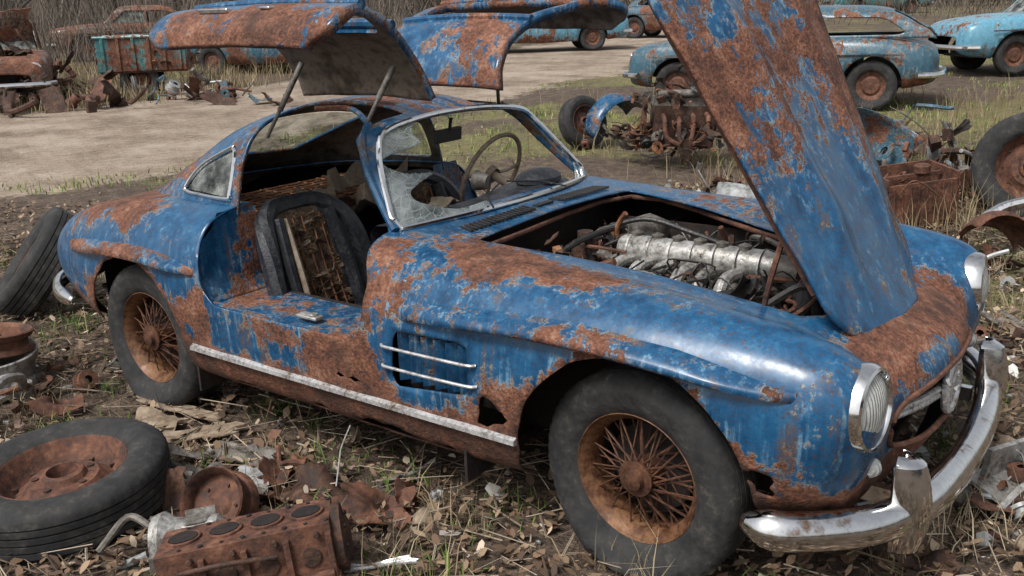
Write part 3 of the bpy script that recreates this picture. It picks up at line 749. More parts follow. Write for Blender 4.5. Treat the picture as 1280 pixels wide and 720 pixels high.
mb.tube([(.55,-.38,.70),(.6,-.2,.80),(.62,0,.82),(.60,.2,.80)],.012,8,4); mb.tube([(1.30,-.1,.72),(1.15,-.25,.70),(1.0,-.30,.68),(.9,-.33,.6)],.02,8,4)
mb.tube([(.72,-.3,.66),(.9,-.30,.73),(1.1,-.28,.73),(1.3,-.22,.70),(1.45,-.2,.62)],.018,8,4)
mb.tube([(1.30,.05,.72),(1.42,-.05,.70),(1.45,-.2,.66),(1.36,-.3,.62)],.028,10,4); mb.tube([(.55,.1,.80),(.7,.2,.84),(.9,.22,.80),(1.1,.2,.76)],.010,8,4)
mb.obj('engine',[alu,alu_d,rust,rust_dark,hose,rust_or],car)

# ------------------------------------------------------------------ ground
avals=np.concatenate([np.arange(-3,8,.09),np.arange(8,20,.3),np.geomspace(20,600,45)])
bvals=np.concatenate([-np.geomspace(400,6.5,40),np.arange(-6.3,6.3,.09),np.geomspace(6.5,400,40)])
V=[];roadA=[];grassA=[]
def grassy(x,y):
    a=(x-C0[0])*FH[0]+(y-C0[1])*FH[1]
    g=0
    if a>4.5: g=.27+.55*noise.noise(Vector((x*.35,y*.35,4)))
    if a>9: g+=.20
    if a<9 and x<-1.5: g-=.2
    return g
for a in avals:
    for b_ in bvals:
        x,y=S(a,b_); z=hz(x,y)
        if a<20 and abs(b_)<12:
            n=noise.fractal(Vector((x*1.3,y*1.3,0)),1,2,3)*.018+noise.noise(Vector((x*7,y*7,3)))*.008
            z+=n*(1 if roadm(x,y)>0 else .6)-.012
        V.append((x,y,z))
        rm=roadm(x,y)+noise.noise(Vector((x*.5,y*.5,9)))*1.1; roadA.append(max(0,min(1,.5-rm/1.2)))
        grassA.append(grassy(x,y))
nb=len(bvals)
F=[(i*nb+j,i*nb+j+1,(i+1)*nb+j+1,(i+1)*nb+j) for i in range(len(avals)-1) for j in range(nb-1)]
me=bpy.data.meshes.new('ground'); me.from_pydata(V,[],F); me.update()
for nm,A in (('road',roadA),('grassy',grassA)):
    at=me.attributes.new(nm,'FLOAT','POINT'); at.data.foreach_set('value',A)
m,nt,b=new_mat('soil'); tc=N(nt,'ShaderNodeTexCoord').outputs['Object']
ra=N(nt,'ShaderNodeAttribute',attribute_name='road').outputs['Fac']; ga=N(nt,'ShaderNodeAttribute',attribute_name='grassy').outputs['Fac']
n1=noise_n(nt,tc,1.1,5,.7); n2=noise_n(nt,tc,9,5,.75); n3=noise_n(nt,tc,48,3,.7)
soil=ramp(nt,mth(nt,'ADD',mth(nt,'MULTIPLY',n2,.6),mth(nt,'MULTIPLY',n3,.4)),[(.32,(.026,.018,.013)),(.48,(.080,.055,.039)),(.62,(.165,.12,.086)),(.75,(.28,.22,.165))])
rd=ramp(nt,mth(nt,'ADD',mth(nt,'MULTIPLY',n1,.45),mth(nt,'ADD',mth(nt,'MULTIPLY',n3,.3),mth(nt,'MULTIPLY',n2,.25))),[(.36,(.09,.065,.046)),(.47,(.25,.19,.14)),(.58,(.42,.345,.27)),(.70,(.30,.235,.175))])
gr=ramp(nt,mth(nt,'ADD',mth(nt,'MULTIPLY',n2,.5),mth(nt,'MULTIPLY',n3,.5)),[(.35,(.06,.058,.022)),(.5,(.15,.135,.052)),(.62,(.27,.22,.11)),(.75,(.36,.29,.18))])
gm=mrange(nt,mth(nt,'ADD',ga,mth(nt,'MULTIPLY',mth(nt,'SUBTRACT',n1,.5),1.6)),.4,.65)
rmk=mrange(nt,mth(nt,'ADD',ra,mth(nt,'MULTIPLY',mth(nt,'SUBTRACT',mth(nt,'MULTIPLY',mth(nt,'ADD',n2,n1),.5),.5),1.8)),.30,.62)
col=mixc(nt,rmk,mixc(nt,gm,soil,gr),rd); nt.links.new(col,b.inputs['Base Color']); b.inputs['Roughness'].default_value=.95
nt.links.new(bump(nt,mth(nt,'ADD',n2,mth(nt,'MULTIPLY',n3,.5)),.04),b.inputs['Normal']); soilm=m
finish('ground',me,soilm)

# ------------------------------------------------------------------ scatter meshes
def attr_mat(name,c1,c2,c3,c4):
    m,nt,b=new_mat(name); at=N(nt,'ShaderNodeAttribute',attribute_name='rnd').outputs['Fac']
    nt.links.new(ramp(nt,at,[(0,c1),(.4,c2),(.75,c3),(1,c4)]),b.inputs['Base Color']); b.inputs['Roughness'].default_value=.8; return m
leafm=attr_mat('dead_leaves',(.040,.024,.015),(.15,.092,.055),(.31,.22,.14),(.54,.44,.33))
twigm=attr_mat('twigs',(.05,.035,.025),(.14,.10,.07),(.28,.22,.16),(.48,.41,.32))
grassm=attr_mat('grass_blades',(.05,.10,.015),(.13,.21,.035),(.28,.28,.10),(.42,.36,.2))
drym=attr_mat('dry_grass',(.12,.085,.045),(.25,.19,.105),(.39,.32,.2),(.52,.45,.32))
brushm=attr_mat('bare_brush',(.03,.024,.02),(.07,.055,.043),(.12,.095,.075),(.2,.165,.13))
fragm=attr_mat('litter_bits',(.05,.025,.018),(.16,.075,.045),(.32,.27,.22),(.62,.62,.6))
HZ=np.vectorize(hz)
def poly_mesh(name,V,k,rnd,mat):
    n=V.shape[0]; me=bpy.data.meshes.new(name)
    me.vertices.add(n*k); me.vertices.foreach_set('co',V.reshape(-1))
    me.loops.add(n*k); me.loops.foreach_set('vertex_index',np.arange(n*k,dtype=np.int32))
    me.polygons.add(n); me.polygons.foreach_set('loop_start',np.arange(0,n*k,k,dtype=np.int32))
    me.update(calc_edges=True)
    at=me.attributes.new('rnd','FLOAT','POINT'); at.data.foreach_set('value',np.repeat(rnd,k).astype(np.float32))
    me.materials.append(mat); o=bpy.data.objects.new(name,me); scene.collection.objects.link(o); return o
def site(a,b_): return C0[0]+FH[0]*a+RH[0]*b_, C0[1]+FH[1]*a+RH[1]*b_
def under_car(x,y): return (np.abs(y)<.6)&(x>-2.2)&(x<1.7)
def leaves(n,amin,amax,smin,smax,name,pw=1.0,mat=None,mu=.45,sg=.25,thr=.65,dk=.6):
    a=amin+(amax-amin)*rng.random(n)**pw; b_=(rng.random(n)*2-1)*(a*.62+1.2)
    x,y=site(a,b_)
    dens=np.array([noise.noise(Vector((float(p)*1.4,float(q)*1.4,0))) for p,q in zip(x,y)])
    rmv=np.array([roadm(float(p),float(q)) for p,q in zip(x,y)])
    keep=(rng.random(n)<thr+dens*dk)&((rmv>-.3)|(rng.random(n)<.12)); x=x[keep];y=y[keep];n=len(x)
    L=smin+(smax-smin)*rng.random(n)**1.4; W=L*(.35+.4*rng.random(n)); th=rng.random(n)*6.283
    tilt=(rng.random(n)-.5)*1.6; z=HZ(x,y)+.004+.035*rng.random(n)**2
    P=np.zeros((n,6,3)); shape=[(-.5,0),(-.2,.42),(.2,.4),(.5,0),(.2,-.4),(-.2,-.42)]
    curl=(rng.random(n)-.3)*.9
    for k,(u,v) in enumerate(shape):
        u=u+rng.normal(0,.07,n); v=v+rng.normal(0,.07,n)
        lx=u*L; ly=v*W; zz=lx*np.sin(tilt)+curl*np.abs(ly)+.2*curl*np.abs(lx); lx2=lx*np.cos(tilt)
        P[:,k,0]=x+lx2*np.cos(th)-ly*np.sin(th); P[:,k,1]=y+lx2*np.sin(th)+ly*np.cos(th); P[:,k,2]=z+zz+.01
    P[:,:,2]=np.maximum(P[:,:,2],HZ(x,y)[:,None]-.012)
    return poly_mesh(name,P,6,np.clip(rng.normal(mu,sg,n),0,1),mat or leafm)
leaves(60000,.9,8.5,.012,.062,'leaf_litter',.85,thr=.62,mu=.42,dk=1.1)
leaves(1100,.9,7,.02,.10,'litter_fragments',.9,mat=fragm,mu=.5,sg=.3)
def blades(n,x,y,h,wd,lean,name,mat,rnd):
    th=rng.random(n)*6.283; L=h; z0=HZ(x,y)-.01
    lx=np.cos(th)*L*lean; ly=np.sin(th)*L*lean
    ph=rng.random(n)*6.283; px=np.cos(ph)*wd; py=np.sin(ph)*wd
    P=np.zeros((n,5,3))
    for k,(t,s_) in enumerate([(0,-1),(.55,-.8),(1,0),(.55,.8),(0,1)]):
        P[:,k,0]=x+lx*t*t+px*s_; P[:,k,1]=y+ly*t*t+py*s_; P[:,k,2]=z0+L*t*np.sqrt(np.clip(1-lean*lean*t*t*.6,0.05,1))
    return poly_mesh(name,P,5,rnd,mat)
def tufts(nt_,per,fa,fb_,rad,h0,h1,wd,lean,name,mat,mu,gr=None):
    X=[];Y=[];H=[];Rn=[]
    for k in range(nt_):
        a=fa();b_=fb_(a); x,y=S(a,b_)
        if under_car(x,y) or roadm(x,y)<-.2+.5*noise.noise(Vector((x,y,0))): continue
        if gr is not None and grassy(x,y)+.3*(random.random()-.5)<gr: continue
        m_=int(per*(.4+rng.random())); rr=rad*(.5+rng.random())
        X.append(x+rng.normal(0,rr,m_));Y.append(y+rng.normal(0,rr,m_)); hh=(h0+(h1-h0)*rng.random()); H.append(hh*(.5+.6*rng.random(m_))); Rn.append(np.clip(rng.normal(mu+rng.normal(0,.12),.16,m_),0,1))
    X=np.concatenate(X);Y=np.concatenate(Y);H=np.concatenate(H);Rn=np.concatenate(Rn);n=len(X)
    return blades(n,X,Y,H,wd*(.6+.8*rng.random(n)),lean*rng.random(n),name,mat,Rn)
U=rng.uniform
tufts(340,34,lambda:U(1.0,7.0),lambda a:U(-1,1)*(a*.6+.8),.06,.04,.12,.0025,1.0,'grass_tufts',grassm,.22)
tufts(240,30,lambda:U(1.0,8),lambda a:U(-1,1)*(a*.6+.8),.06,.06,.24,.0018,1.1,'dry_grass_tufts',drym,.6)
tufts(2800,18,lambda:U(6,28),lambda a:U(-1,1)*(a*.62+2),.16,.04,.12,.006,1.1,'verge_grass',grassm,.50,gr=.42)
tufts(230,46,lambda:U(15,24),lambda a:U(-.62,-.20)*a,.22,.18,.55,.006,.8,'tall_dry_grass',drym,.45)
tufts(190,26,lambda:U(6.5,14),lambda a:U(.05,.62)*a,.18,.12,.45,.003,.9,'dry_weeds',drym,.35)
def twigs(n,name):
    a=.9+6.5*rng.random(n)**.9; b_=(rng.random(n)*2-1)*(a*.6+1); x,y=site(a,b_); th=rng.random(n)*6.283; L=.05+.28*rng.random(n)**2.5; w_=.0012+.0030*rng.random(n)**2; tl=(rng.random(n)-.4)*.5
    z=HZ(x,y)+.015+.02*rng.random(n); P=np.zeros((n*2,4,3)); dx=np.cos(th)*L*.5;dy=np.sin(th)*L*.5; nx=-np.sin(th)*w_;ny=np.cos(th)*w_
    for h_,(ox,oy,oz) in enumerate([(nx,ny,0*w_),(0*w_,0*w_,w_)]):
        for k,(s_,t) in enumerate([(-1,-1),(1,-1),(1,1),(-1,1)]):
            P[h_*n:(h_+1)*n,k,0]=x+dx*s_+ox*t;P[h_*n:(h_+1)*n,k,1]=y+dy*s_+oy*t;P[h_*n:(h_+1)*n,k,2]=z+np.abs(L*.5*tl)*(1+s_*np.sign(tl))*.6+oz*t
    r=rng.random(n); return poly_mesh(name,P,4,np.concatenate([r,r]),twigm)
twigs(8500,'fallen_twigs')
mb=MB(); R_=random.Random(5)
for k in range(700):
    a=R_.uniform(1,9);b_=R_.uniform(-1,1)*(a*.6+.8); x,y=S(a,b_); r=R_.uniform(.006,.022)
    mb.sph((x,y,r*.4+hz(x,y)),r,R_.choice((0,0,1,2)),6,(1,R_.uniform(.6,1),R_.uniform(.4,.7)))
mb.obj('gravel_stones',[greyp,wood,rust],ang=60)
def woods(name,n,a0,a1,lo,hi,h0,h1,w_):
    a=a0+(a1-a0)*rng.random(n); b_=lo*a+(hi-lo)*a*rng.random(n); x,y=site(a,b_); h=h0+(h1-h0)*rng.random(n)**1.5
    lx=rng.normal(0,.28,n)*h; ly=rng.normal(0,.28,n)*h; z=HZ(x,y)-.1; zb=z+rng.random(n)*h*.6
    P=np.zeros((n,4,3)); ph=rng.random(n)*.8-.4+math.atan2(RH[1],RH[0]); px=np.cos(ph)*w_;py=np.sin(ph)*w_
    for k,(t,s_) in enumerate([(0,-1),(0,1),(1,.25),(1,-.25)]):
        P[:,k,0]=x+lx*t+px*s_;P[:,k,1]=y+ly*t+py*s_;P[:,k,2]=zb+h*t*.7
    return poly_mesh(name,P,4,rng.random(n),brushm)
woods('distant_woods',22000,55,95,-.75,.75,1.5,7,.035)
woods('bramble_thicket',6000,22,32,-.75,-.10,.4,1.8,.008)
woods('roadside_brush',3500,34,48,-.5,.8,.5,2.2,.012)
R_=random.Random(77)
def branch(mb,p,d,L,r,dep):
    P=[p]; q=p; dd=d
    for i in range(3):
        dd=(dd+Vector((R_.gauss(0,.10),R_.gauss(0,.10),R_.gauss(.02,.06)))).normalized(); q=q+dd*L/3; P.append(q)
    mb.tube([tuple(v) for v in P],lambda t:r*(1-.45*t),6 if dep<2 else 4,0,res=2)
    if dep>=4: return
    for k in range(3 if dep else 5):
        i=R_.choice((1,2,3,3)); nd=(dd+Vector((R_.gauss(0,.7),R_.gauss(0,.7),R_.gauss(.1,.3)))).normalized()
        branch(mb,P[i],nd,L*R_.uniform(.5,.72),r*.5,dep+1)
for k,(a,b_) in enumerate(((29,-15.0),(31,-12.2),(34,-9.5),(33,-16.5),(40,-6),(44,3),(48,10),(46,-13))):
    x,y=S(a,b_); mb=MB(); branch(mb,Vector((0,0,-.1)),Vector((0,0,1)),R_.uniform(2.6,3.6),R_.uniform(.10,.17),0); o=mb.obj('bare_tree' if k==0 else 'bare_tree.%03d'%k,bark); o.location=(x,y,hz(x,y))

# ------------------------------------------------------------------ background wrecks
def wreck(name,a,b_,ang,paintm,L=4.3,W=.84,H=1.42,kind='sedan',wheels=True,sink=.0,hood=False):
    x,y=S(a,b_); e=empty(name,(x,y,hz(x,y)-sink),(0,0,ang))
    h=L/2; st=[(-h,.55*W,.42,.62),(-h+.12,.85*W,.34,.82),(-h+.6,.97*W,.26,.92),(-.9,W,.24,.96),(0,W,.22,.97),(.9,W,.24,.97),(h-.7,.98*W,.26,.93),(h-.15,.88*W,.32,.84),(h,.6*W,.42,.62)]
    C=[]
    for (sx,w_,zb,zt) in st:
        r=[(sx,w_*.86,zb),(sx,w_*.98,zb+(zt-zb)*.25),(sx,w_,zb+(zt-zb)*.6),(sx,w_*.93,zb+(zt-zb)*.9),(sx,w_*.75,zt),(sx,w_*.4,zt+.015),(sx,0,zt+.02)]
        C.append([(p,-q,s) for p,q,s in r]+r[-2::-1])
    bm=grid_bm(surf(C,60,40))
    for cx in (-1.3,1.3):
        cut(bm,lambda c:max(math.hypot(c.x-cx,max(c.z-.33,0))-.38,.4-abs(c.y)))
    x0=-h+.75 if kind=='sedan' else -1.5
    fp=sdpoly([(x0,-W*.7),(.65,-W*.7),(.65,W*.7),(x0,W*.7)],.02); cut(bm,lambda c:max(fp(c.x,c.y),.8-c.z))
    if hood:
        fh=sdpoly([(.95,-W*.6),(h-.35,-W*.55),(h-.35,W*.55),(.95,W*.6)],.02); cut(bm,lambda c:max(fh(c.x,c.y),.7-c.z))
    me=to_mesh(bm,'body'); rust_attr(me,lambda c,n:.16*max(0,min(1,(.45-c.z)/.15))+.05*max(0,n.z)); finish('body',me,[paintm,inner],e,solid=.02,shell=True,ang=50)
    rr=-1.75 if kind=='fast' else -1.3
    g=[[(.85,.80*W,.93),(.70,.77*W,1.05),(.45,.70*W,H-.12),(.35,.5*W,H-.03),(.33,0,H-.01)],
       [(.3,.82*W,.93),(.25,.80*W,1.05),(.15,.73*W,H-.1),(.1,.5*W,H),(.1,0,H+.02)],
       [(-.5,.82*W,.93),(-.5,.80*W,1.05),(-.5,.73*W,H-.1),(-.5,.5*W,H),(-.5,0,H+.02)],
       [(rr-.1,.80*W,.93),(rr-.05,.76*W,1.05),(rr+.25,.68*W,H-.13),(rr+.32,.48*W,H-.05),(rr+.35,0,H-.03)],
       [(rr-.3,.74*W,.92),(rr-.25,.70*W,.97),(rr-.2,.62*W,1.02),(rr-.17,.42*W,1.03),(rr-.15,0,1.04)]]
    g=[[(p,-q,s) for p,q,s in r]+r[-2::-1] for r in g]
    bm=grid_bm(surf(g,44,40))
    f1=sdpoly([(.50,1.0),(.18,H-.16),(-.30,H-.16),(-.30,1.0)],.03);f2=sdpoly([(-.42,1.0),(-.42,H-.16),(rr+.35,H-.18),(rr+.12,1.0)],.03)
    cut(bm,lambda c:max(f1(c.x,c.z),.4-abs(c.y)));cut(bm,lambda c:max(f2(c.x,c.z),.4-abs(c.y)))
    f3=sdpoly([(rr-.14,-.45),(rr-.14,.45),(rr+.22,.42),(rr+.22,-.42)],.03);cut(bm,lambda c:max(f3(c.x,c.y),.98-c.z))
    me=to_mesh(bm,'cabin'); finish('cabin',me,[paintm,inner],e,solid=.02,shell=True,ang=50)
    mb=MB(); mb.grid(np.array([[(.82-.42*t,yy*W*.74*(1-.1*t),.95+(H-1.02)*t) for t in (0,1)] for yy in (-1,-.5,0,.5,1)]),0)
    for s_ in (-1,1): mb.add([(.55,s_*.76*W,.98),(.2,s_*.70*W,H-.12),(-.34,s_*.71*W,H-.12),(-.34,s_*.79*W,.98)],[(0,1,2,3)],0)
    mb.obj('windows',glass,e)
    mb=MB(); mb.box((0,0,.30),(L*.85,W*1.2,.04)); mb.box((-.35,.3,.7),(.12,.45,.5),(0,-.2,0)); mb.box((-.35,-.3,.7),(.12,.45,.5),(0,-.2,0)); mb.box((.55,0,.85),(.2,W*1.4,.15)); mb.box((-.5,0,.55),(1.2,1.1,.2))
    if hood: mb.box((1.4,0,.5),(.7,.5,.4))
    mb.obj('interior',inner,e)
    if hood:
        mb=MB(); mb.plate((.72,0,1.25),1.15,.75,(0,-1.15,0),.03,a,0,n=10,th=.02); mb.X=Matrix.Translation((1.45,0,.72)); junk(mb,random.Random(int(a*10)),40,.25,.3,.12,(1,2,1),1.2); mb.obj('raised_hood',[paintm,rust,rust_dark],e)
    mb=MB()
    for sx in (-1,1):
        mb.tube([(sx*(h-.25),-W*1.0,.46),(sx*(h+.02),-W*.75,.46),(sx*(h+.07),0,.46),(sx*(h+.02),W*.75,.46),(sx*(h-.25),W,.46)],.04,8)
    for s_ in (-1,1):
        mb.lathe([(-.02,.10),(.03,.10),(.04,.08),(.05,.001)],(h-.12,s_*W*.68,.70),(1,0,0),18); mb.box((0,s_*(W+.006),.72),(L*.8,.012,.02))
    mb.obj('brightwork',chrome,e)
    if wheels:
        for cx in (-1.3,1.3):
            for s_ in (-1,1):
                mb=MB(); tyre(mb,.325,.17,.19,0,flat=.31); mb.lathe([(-.05,.19),(.05,.19),(.04,.16),(.02,.13),(.045,.10),(.05,.04),(.05,.001)],(0,0,0),(0,s_,0),24,1)
                o=mb.obj('wheel',[rubber,rust],e); o.location=(cx,s_*(W-.14),.32)
    return e
AR=math.atan2(-RH[1],-RH[0])
wreck('pale_blue_sedan',16.8,9.7,AR+.05,lblue,4.4)
wreck('greyblue_coupe',13.9,3.95,2.86+.5,gblue,4.2,kind='fast',H=1.34,sink=.05)
wreck('light_blue_sedan',25.5,.9,AR+.1,lblue,4.6)
wreck('teal_sedan',46,17.5,AR+.1,teal,4.8)
wreck('rusty_sedan',17.2,-8.9,AR+2.0,brown,4.3,H=1.5,sink=.1,hood=True)
wreck('dark_saloon',21.5,-4.9,AR+2.9,gblue,4.5,sink=.05)
wreck('brown_saloon',28,-10.5,AR+.3,brown,4.5)
wreck('blue_saloon',30,5.5,AR+2.6,gblue,4.5)
x,y=S(18.2,-6.7); e=empty('truck_bed',(x,y,hz(x,y)-.12),(0,0,AR+.25))
mb=MB(); mb.box((0,0,.50),(1.5,1.2,.06)); mb.box((0,.6,.80),(1.5,.05,.6)); mb.box((0,-.6,.80),(1.5,.05,.6)); mb.box((-.75,0,.8),(.05,1.2,.6)); mb.box((.75,0,.75),(.05,1.2,.5))
for k in range(6):
    for s_ in (-1,1): mb.box((-.65+.26*k,s_*.635,.8),(.05,.03,.6))
mb.tube([(-.8,-.62,1.1),(.8,-.62,1.1)],.035,8,res=1); mb.tube([(-.8,.62,1.1),(.8,.62,1.1)],.035,8,res=1)
o=mb.obj('bed',teal,e,bevel=.01); rust_attr(o.data,lambda c,n:.10)
mb=MB(); junk(mb,random.Random(4),45,.5,.4,.25,(0,1,2),1.6); o=mb.obj('bed_load',[rust,rust_dark,rust_or],e); o.location=(0,0,.6)
mb=MB()
for s_ in (-1,1):
    mb.X=Matrix.Translation((.1,s_*.5,.33)); mb2=MB(); tyre(mb2,.34,.18,.2); mb.add(mb2.V,mb2.F,0); mb.lathe([(-.03,.2),(0,.12),(0,.001)],(0,0,0),(0,s_,0),20,1)
mb.obj('bed_wheels',[rubber,rust],e)

# ------------------------------------------------------------------ loose parts
def loose_wheel(name,loc,rot,R=.34,rimmat=rust,w=.19,flip=1):
    mb=MB(); tyre(mb,R,w,.2*R/.335,0)
    k=R/.335
    mb.lathe([(-.05,.205*k),(.07,.212*k),(.075,.205*k),(.06,.195*k),(.02,.18*k),(-.01,.155*k),(.005,.13*k),(.03,.11*k),(.03,.075*k),(.05,.065*k),(.055,.05*k),(.02,.045*k),(.0,.035*k),(-.04,.03*k)],(0,0,0),(0,flip,0),48,1)
    for a in range(5):
        t=2*math.pi*a/5; mb.cyl((.09*k*math.cos(t),flip*.028,.09*k*math.sin(t)),(.09*k*math.cos(t),flip*.036,.09*k*math.sin(t)),.012,n=8,m=2)
    for a in range(10):
        t=2*math.pi*a/10; mb.box((.165*k*math.cos(t),flip*.0,.165*k*math.sin(t)),(.03,.012,.012),(0,-t,0),2)
    o=mb.obj(name,[rubber,rimmat,rust_dark],ang=40); o.location=loc; o.rotation_euler=rot; return o
loose_wheel('loose_wheel',(-.59,-1.58,.11),(math.radians(-86),math.radians(0),math.radians(10)),.35,rust,.18,-1)
loose_wheel('loose_wheel.001',(-3.10,-.32,.27),(math.radians(-38),0,math.radians(-28)),.35,rust_dark,.2,-1)
x,y=S(10.6,.85); loose_wheel('loose_wheel.002',(x,y,hz(x,y)+.27),(math.radians(-15),0,math.radians(70)),.29,rust,.17,-1)
x,y=S(7.1,3.98); loose_wheel('loose_wheel.003',(x,y,.37),(math.radians(-12),0,math.radians(10)),.42,rust,.22,-1)
x,y=S(8.4,5.0); loose_wheel('loose_wheel.004',(x,y,.16+hz(x,y)),(math.radians(-80),0.1,math.radians(40)),.36,rust,.22,-1)

SC=.92
mb=MB(); L=.54
mb.box((0,0,.12),(L,.22,.20),m=0); mb.box((0,0,.02),(L*1.02,.28,.05),m=0)
for k in range(4):
    x=-.195+.130*k
    mb.lathe([(0,.056),(.008,.056),(.008,.046),(-.10,.045),(-.10,.001)],(x,.0,.221),(0,0,1),28,0)
    mb.lathe([(0.0085,.0455),(.0085,.0005)],(x,0,.222),(0,0,1),20,1)
    for yy in (-.09,.09):
        mb.cyl((x+.065,yy,.222),(x+.065,yy,.226),.009,n=8,m=1)
        mb.cyl((x,yy,.221),(x,yy,.2245),.007,n=8,m=1)
    mb.lathe([(0,.03),(.006,.034),(.008,.001)],(x,-.111,.12),(0,-1,0),16,2)
    mb.box((x+.065,-.115,.10),(.018,.03,.18),m=0); mb.cyl((x+.03,-.11,.19),(x+.03,-.13,.19),.01,n=6,m=2)
mb.tube([(-.26,-.13,.06),(0,-.14,.055),(.26,-.13,.06)],.014,8,0); mb.tube([(-.2,-.125,.16),(-.05,-.15,.17),(.1,-.13,.15)],.009,7,2)
mb.lathe([(0,.001),(0,.11),(.03,.11),(.035,.09),(.05,.05),(.05,.001)],(L/2,0,.12),(1,0,0),28,2)
for k in range(8): mb.cyl((L/2+.03,.08*math.cos(k*.785),.12+.08*math.sin(k*.785)),(L/2+.045,.08*math.cos(k*.785),.12+.08*math.sin(k*.785)),.008,n=6,m=1)
mb.cyl((-L/2-.02,0,.1),(-L/2,0,.1),.06,m=2); mb.box((.1,.13,.08),(.3,.05,.08),m=0)
o=mb.obj('engine_block',[rust,inner,rust_dark],bevel=.005); o.location=(.34,-1.51,.0); o.rotation_euler=(math.radians(-8),math.radians(-6),math.radians(47)); o.scale=(SC,SC,SC)
mb=MB()
mb.lathe([(0,.001),(0,.075),(.03,.085),(.06,.065),(.16,.05),(.18,.062),(.20,.062),(.22,.04),(.34,.03),(.34,.001)],(0,0,.09),(1,0,.05),20,0)
for k in range(6):
    t=k*math.pi/3; mb.box((.10,.058*math.cos(t),.09+.058*math.sin(t)),(.12,.010,.010),(t,0,0),0)
mb.box((.14,.02,.14),(.09,.07,.04),(.2,0,.3),1); mb.tube([(-.02,.03,.12),(-.10,.06,.14),(-.18,.0,.06)],.012,8,1); mb.box((.05,-.07,.05),(.10,.03,.06),(.1,0,.1),1); mb.cyl((.25,-.06,.06),(.25,.09,.06),.016,m=1)
for k in range(5): mb.cyl((-.005,.066*math.cos(k*1.256),.09+.066*math.sin(k*1.256)),(-.015,.066*math.cos(k*1.256),.09+.066*math.sin(k*1.256)),.008,n=6,m=1)
o=mb.obj('gearbox',[alu,alu_d]); o.location=(-.03,-1.60,.0); o.rotation_euler=(0,0,math.radians(40))
def drum(name,loc,rot,r,h_,mats_):
    mb=MB(); mb.lathe([(0,r*.35),(0,r*.92),(.01,r),(h_*.3,r*.93),(h_*.35,r*.86),(h_*.7,r*.86),(h_*.75,r*.95),(h_,r),(h_+.006,r*.96),(h_*.9,r*.84),(h_*.6,r*.8),(h_*.55,r*.4),(h_*.62,r*.28),(h_*.62,.001)],(0,0,0),(0,0,1),36,0)
    for k in range(5):
        t=k*1.2566; mb.cyl((r*.55*math.cos(t),r*.55*math.sin(t),h_*.56),(r*.55*math.cos(t),r*.55*math.sin(t),h_*.64),r*.05,n=8,m=1)
    o=mb.obj(name,mats_); o.location=loc; o.rotation_euler=rot; return o
drum('brake_drum',(-.06,-1.30,.06),(math.radians(55),0,math.radians(20)),.115,.12,[rust,rust_dark])
drum('wheel_rim',(-2.02,-1.13,.0),(0.05,.05,0),.20,.17,[alu,rust]); drum('wheel_rim.001',(-2.03,-1.14,.175),(-.1,.08,1),.195,.10,[rust,rust_dark])
mb=MB(); mb.tube([(0,0,.05),(.15,.05,.16),(.35,.03,.2),(.5,0,.05)],.022,8,0); mb.tube([(0,0,.05),(.2,-.08,.06),(.45,-.05,.1)],.018,8,0); mb.lathe([(0,.02),(0,.045),(.06,.045),(.06,.02)],(0,0,.02),(0,0,1),18,0); mb.lathe([(0,.02),(0,.04),(.05,.04),(.05,.02)],(.5,0,.03),(.2,1,0),18,0)
o=mb.obj('suspension_arm',[alu]); o.location=(-1.76,-1.14,.0); o.rotation_euler=(0,0,math.radians(-45))
def scrap(name,px,py,w_,l_,rot,mat,curl=.03,z=.03,tilt=(0,0)):
    mb=MB(); mb.plate((0,0,0),w_,l_,(0,0,0),curl,px*7+py*13,0,n=14,th=.005); o=mb.obj(name,mat); o.location=(px,py,z+hz(px,py)); o.rotation_euler=(tilt[0],tilt[1],rot); return o
scrap('broken_board',-.72,-.98,.10,.34,.9,wood,.01); scrap('cardboard_piece',-.95,-1.0,.14,.22,.2,wood,.02,tilt=(.2,0))
scrap('fibre_panel',-.40,-.99,.13,.26,.35,alu_d,.02); scrap('rusty_sheet',.35,-1.02,.18,.24,.6,rust,.05,.04,(.2,.1)); scrap('cloth_rag',.48,-.98,.13,.22,1.2,wood,.05,.03,(.2,.0))
scrap('torn_tarp',.05,-1.03,.18,.3,-.3,rust_dark,.04); scrap('broken_tile',-.18,-1.10,.09,.14,.5,greyp,.005,.05,(.2,0))
scrap('silver_strip',.56,-1.28,.03,.30,.75,trim_m,.01,.04); scrap('plank',-1.0,-.85,.07,.5,.1,wood,.005,.03)
scrap('rusty_sheet.001',-.15,-1.0,.12,.2,2,rust,.03); scrap('rusty_sheet.002',1.95,-.35,.1,.16,1,rust_dark,.03); scrap('fibre_panel.001',2.15,.45,.14,.26,1.3,greyp,.04,.05,(.3,.3))
scrap('rusty_sheet.003',-1.45,-1.15,.1,.22,1.4,rust,.03,.04,(.3,.2)); scrap('rusty_sheet.004',2.0,.15,.1,.2,.4,alu_d,.03)
for i_,(px,py,sd,n_,ms) in enumerate(((-.25,-1.15,31,55,(0,1,2,3,4)),(2.05,.1,33,40,(0,1,2,3,4)),(-1.9,-1.2,37,30,(0,1,2,3)),(1.9,2.0,39,60,(0,1,2,3,4)),(1.2,3.2,41,60,(0,1,2,1,4)))):
    mb=MB(); junk(mb,random.Random(sd),n_,.35,.22,.03,ms,.75); o=mb.obj('scrap_pieces' if i_==0 else 'scrap_pieces.%03d'%i_,[rust,rust_dark,alu_d,wood,greyp]); o.location=(px,py,.01); o.rotation_euler=(0,0,.5)
